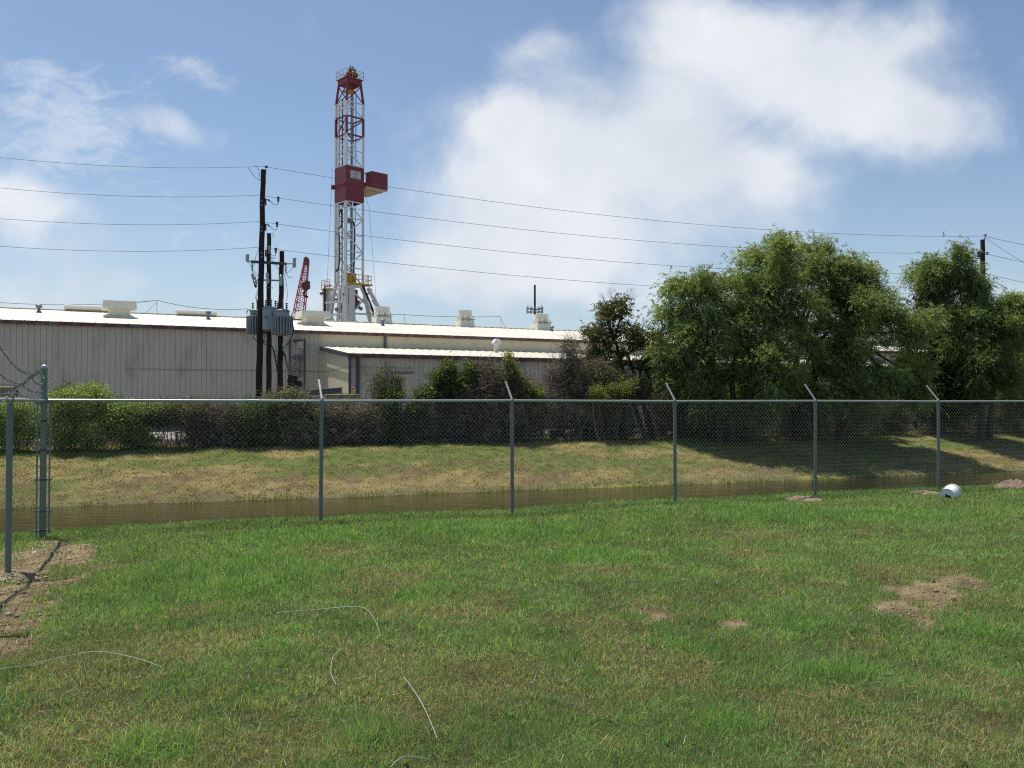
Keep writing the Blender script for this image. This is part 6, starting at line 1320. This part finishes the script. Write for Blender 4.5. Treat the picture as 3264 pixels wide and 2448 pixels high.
def pickup():
    Y = 57.0; c = P(2890, 1330, Y); gz_ = hgt(c.x, Y); o = empty('parked_pickup', (c.x, Y, gz_), 'dark parked pickup glinting in the shade behind the willows on the right', 'pickup truck')
    fx = Vector((.93, .36, 0)); fy = Vector((-.36, .93, 0)); B = Vector((c.x, Y, gz_)); 
    def q(x, y, z): return B + fx * x + fy * y + UP * z
    PM = mat('dark_car_paint', (.012, .016, .015), .25, .3); GL = mat('dark_glass', (.02, .025, .03), .05)
    prof = [(-2.7, .5), (-2.75, 1.0), (-2.6, 1.12), (-1.0, 1.15), (-.95, 1.15), (-.7, 1.75), (.9, 1.78), (1.4, 1.2), (2.6, 1.08), (2.75, .9), (2.75, .5)]
    w = MB(); w.prism([q(x, -.95, z) for x, z in prof], fy * 1.9); w.build('body', PM, o, bevel=.05)
    w = MB(); w.prism([q(-.62, -.965, 1.2), q(-.5, -.965, 1.66), q(.12, -.965, 1.68), q(.12, -.965, 1.2)], fy * .01); w.prism([q(.2, -.965, 1.2), q(.2, -.965, 1.68), q(.82, -.965, 1.68), q(1.2, -.965, 1.2)], fy * .01); w.build('side_window', GL, o)
    for x in (-1.8, 1.75):
        for y in (-.9, .68): w = MB(); w.lathe(q(x, y, .38), [(.05, 0), (.34, .01), (.38, .05), (.38, .22), (.05, .24)], 20, fy); wh = w.build('wheel', BLACK, o, True); w = MB(); w.lathe(q(x, y - .012, .38), [(.02, 0), (.21, .005), (.22, .02)], 14, fy); w.build('rim', GALVL, wh, True)
    w = MB(); w.box(q(-2.78, 0, .62), (.1, 1.8, .18), fx, fy, UP); w.box(q(2.8, 0, .6), (.1, 1.8, .2), fx, fy, UP); w.build('bumper', mat('chrome', (.8, .8, .8), .08, 1.0), o, bevel=.02)
    w = MB(); w.box(q(-2.76, -.8, .95), (.05, .2, .3), fx, fy, UP); w.build('tail_light', mat('red_lens', (.4, .02, .02), .2), o); w = MB(); w.box(q(2.72, -.75, .88), (.08, .3, .18), fx, fy, UP); w.build('headlight', GALVL, o); w = MB(); w.box(q(.95, -1.08, 1.28), (.12, .2, .16), fx, fy, UP); w.build('mirror', mat('chrome', (.8, .8, .8), .08, 1.0), o)
pickup()
def far_building():
    Y = 92.; a, b = P(2780, 1068, Y), P(3330, 1080, Y + 10); o = empty('warehouse', Vector((a.x, a.y, 0)), 'distant pale grey building glimpsed in the gap between the willows', 'warehouse'); d = (b - a); d.z = 0; dn = d.normalized(); n = Vector((-dn.y, dn.x, 0)); L = d.length; z = a.z
    w = MB(); A = Vector((a.x, a.y, 0)); ribbed(w, 0, L, 0, .2, z, .6, .05, .04, udir=dn, wdir=n, org=A); w.box(A + n * 15 + dn * .1 + UP * (z / 2), (.2, 30, z), dn, n, UP); w.build('wall', mat('pale_grey_wall', (.46, .47, .48), .6), o)
    w = MB(); w.add([A - dn * .3 - n * .3 + UP * z, A + dn * (L + .3) - n * .3 + UP * z, A + dn * (L + .3) + n * 30 + UP * (z + 1.2), A - dn * .3 + n * 30 + UP * (z + 1.2)], [(0, 1, 2, 3)]); w.bar(A - dn * .3 - n * .32 + UP * (z - .1), A + dn * (L + .3) - n * .32 + UP * (z - .1), .06, .25); w.build('roof', mat('pale_roof', (.6, .6, .6), .5), o)
    for t in (.06, .16, .3): w = MB(); w.box(A + dn * L * t - n * .04 + UP * 2.0, (3.4, .06, 3.6), dn, n, UP); w.build('loading_door', mat('white_door', (.6, .6, .6), .5), o)
far_building()

# ================================================================= foreground things
def bucket():
    p = onground(3034, 1592); Y = p.y; k = Y / F_; ax = Vector((.66, .72, .10)).normalized(); L = .35; R = .140
    c = Vector((p.x - .10, p.y - .02, p.z + .075)); o = empty('plastic_bucket', p, 'white plastic bucket lying on its side in the grass near the fence', 'bucket')
    W = mat('white_bucket_plastic', (.84, .84, .83), .35, 0, (.76, .76, .75), 5, .8)
    m = MB(); m.lathe(c, [(R * .80, .012), (R * .82, 0), (R * .90, .0), (R * .905, .02), (R, L * .80), (R * 1.07, L * .80), (R * 1.07, L * .84), (R * 1.01, L * .85), (R * 1.01, L * .92), (R * 1.09, L * .92), (R * 1.09, L), (R * .98, L), (R * .88, .03)], 40, ax, False); m.build('shell', W, o, True)
    m = MB(); m.lathe(c + ax * .012, [(.001, 0), (R * .82, 0)], 40, ax, False); m.lathe(c + ax * .03, [(.001, 0), (R * .86, 0)], 30, ax, False); m.build('bottom', W, o)
    a = ax.cross(UP).normalized(); b = a.cross(ax).normalized(); sh = [(-.045, .03), (-.02, .055), (-.005, .03), (.02, .035), (.04, .01), (.05, -.03), (.02, -.02), (.0, -.05), (-.02, -.015), (-.05, -.01)]
    q0 = c + ax * .010; pts = [q0 - a * (x * 1.15 + .02) * -1 + b * (y * 1.15 - .035) for x, y in sh]; m = MB(); m.prism(pts, -ax * .002); m.build('black_mark', BLACKM, o)
    m = MB(); e = c + ax * L * .82; m.path([e + (a * math.cos(t) + b * math.sin(t) * .99) * (R * 1.1) + ax * .02 * math.sin(t) for t in np.linspace(0.1, 3.0, 18)], .003, 5); m.build('handle', STEEL, o)
bucket()
def loose_wires():
    sets = [([(-60, 2165), (0, 2140), (86, 2117), (229, 2091), (320, 2083), (429, 2094), (514, 2115)], 'pale loose wire arching through the grass at the left edge'),
            ([(470, 1850), (477, 1870), (543, 1951), (589, 1977), (646, 1993)], 'dark thin wire in the green grass left of centre'),
            ([(880, 1961), (900, 1957), (1009, 1941), (1094, 1935), (1157, 1943), (1191, 1969), (1214, 2020)], 'pale wire bent like a cane handle near the middle of the lawn'),
            ([(1094, 2066), (1063, 2100), (1055, 2140), (1071, 2174)], 'short curved wire below the cane shaped one'),
            ([(1289, 2164), (1323, 2217), (1357, 2266), (1394, 2346)], 'pale nearly straight wire standing out of brown grass at bottom centre'),
            ([(1243, 2455), (1289, 2426), (1369, 2400)], 'short pale wire end at the bottom edge'),
            ([(-30, 1800), (20, 1775), (48, 1764), (110, 1752), (165, 1760), (185, 1778), (178, 1795)], 'thin wire looping over the bare soil by the leaning post')]
    for i, (pts, lab) in enumerate(sets):
        q = [onground(x, y, .045 if i != 1 else .04) + UP * (.012 * math.sin(j * 2)) for j, (x, y) in enumerate(pts)]
        if i != 6: q[-1].z -= .02
        m = MB(); m.path(spline(q, 8), .0023 if i != 6 else .0015, 6); o = m.build('loose_wire', mat('black_wire', (.05, .07, .05), .5) if i == 1 else mat('dull_wire', (.42, .44, .40), .55, .2), None, True); tag(o, lab, 'wire', 'loose wires in the grass')
loose_wires()
def mounds():
    import bmesh
    def mound(px, py, rx, h, m, lab, n=70):
        p = onground(px, py); bm = bmesh.new(); N = 34; g = random.Random(int(px))
        vs = []
        for j in range(N):
            for i in range(N):
                x, y = (i / (N - 1) - .5) * 2, (j / (N - 1) - .5) * 2; r = math.hypot(x, y); wx, wy = p.x + x * rx, p.y + y * rx * .8
                f = float(fbm(np.array([wx * 9.]), np.array([wy * 9.]), 5, 4)[0]); z = hgt(wx, wy) + (h * max(0, 1 - r * r) ** 1.2) * (.45 + 1.1 * f) - .03 * (r > .8) - .006
                vs.append(bm.verts.new((wx, wy, z)))
        for j in range(N - 1):
            for i in range(N - 1): bm.faces.new((vs[j * N + i], vs[j * N + i + 1], vs[(j + 1) * N + i + 1], vs[(j + 1) * N + i]))
        for _ in range(n):
            a = g.uniform(0, 6.28); r = g.uniform(0, 1.0) ** .7; wx, wy = p.x + math.cos(a) * r * rx, p.y + math.sin(a) * r * rx * .8; s = g.uniform(.008, .035) * (1.1 - r * .5)
            M = Matrix.Translation((wx, wy, hgt(wx, wy) + h * max(0, 1 - r * r) * .75)) @ Matrix.Rotation(g.uniform(0, 3), 4, 'Z') @ Matrix.Rotation(g.uniform(0, 3), 4, 'X') @ Matrix.Diagonal((s, s * g.uniform(.6, 1), s * g.uniform(.5, .9), 1))
            bmesh.ops.create_icosphere(bm, subdivisions=1, radius=1, matrix=M)
        me = bpy.data.meshes.new('dirt_mound'); bm.to_mesh(me); bm.free(); me.materials.append(m); o = bpy.data.objects.new('dirt_mound', me); COL.objects.link(o); tag(o, lab, 'dirt mound', 'dirt mounds along the fence')
    S1 = mat('dark_clod_soil', (.10, .075, .055), .95, 0, (.05, .038, .03), 8, .8); S2 = mat('pale_dry_soil', (.34, .25, .17), .95, 0, (.22, .155, .105), 8, .8, bump=.5); S3 = mat('straw_brown', (.28, .22, .13), .95, 0, (.18, .14, .09), 14, .8, bump=.5)
    mound(938, 1636, .26, .13, S1, 'dark crumbly soil mound left of the first line post')
    mound(1510, 1622, .34, .08, S3, 'low straw coloured mound left of the second line post')
    mound(2560, 1596, .42, .085, S2, 'pinkish soil mound at the foot of the fourth line post')
    mound(2950, 1576, .36, .07, S3, 'flat brown mound at the foot of the fifth line post beside the bucket')
    mound(3235, 1556, .50, .16, S2, 'tallest pinkish soil mound at the right edge outside the fence')
    mound(60, 1845, .30, .05, S3, 'trampled brown soil heap at the foot of the leaning post', 160)
    mound(150, 1737, .32, .035, S3, 'flat trodden soil patch around the foot of the tall corner post', 120)
mounds()
def litter():
    m = MB(); p = onground(105, 1765, .02); m.add([p, p + Vector((.03, .0, .012)), p + Vector((.02, .03, .03)), p + Vector((-.02, .02, .015))], [(0, 1, 2, 3)]); m.prism([p, p + Vector((.03, 0, .012)), p + Vector((.01, .02, .03))], (0, .002, .001)); o = m.build('plastic_scrap', mat('mint_plastic', (.5, .68, .62), .4)); tag(o, 'tiny mint coloured plastic scrap on the bare soil near the corner post', 'litter')
litter()
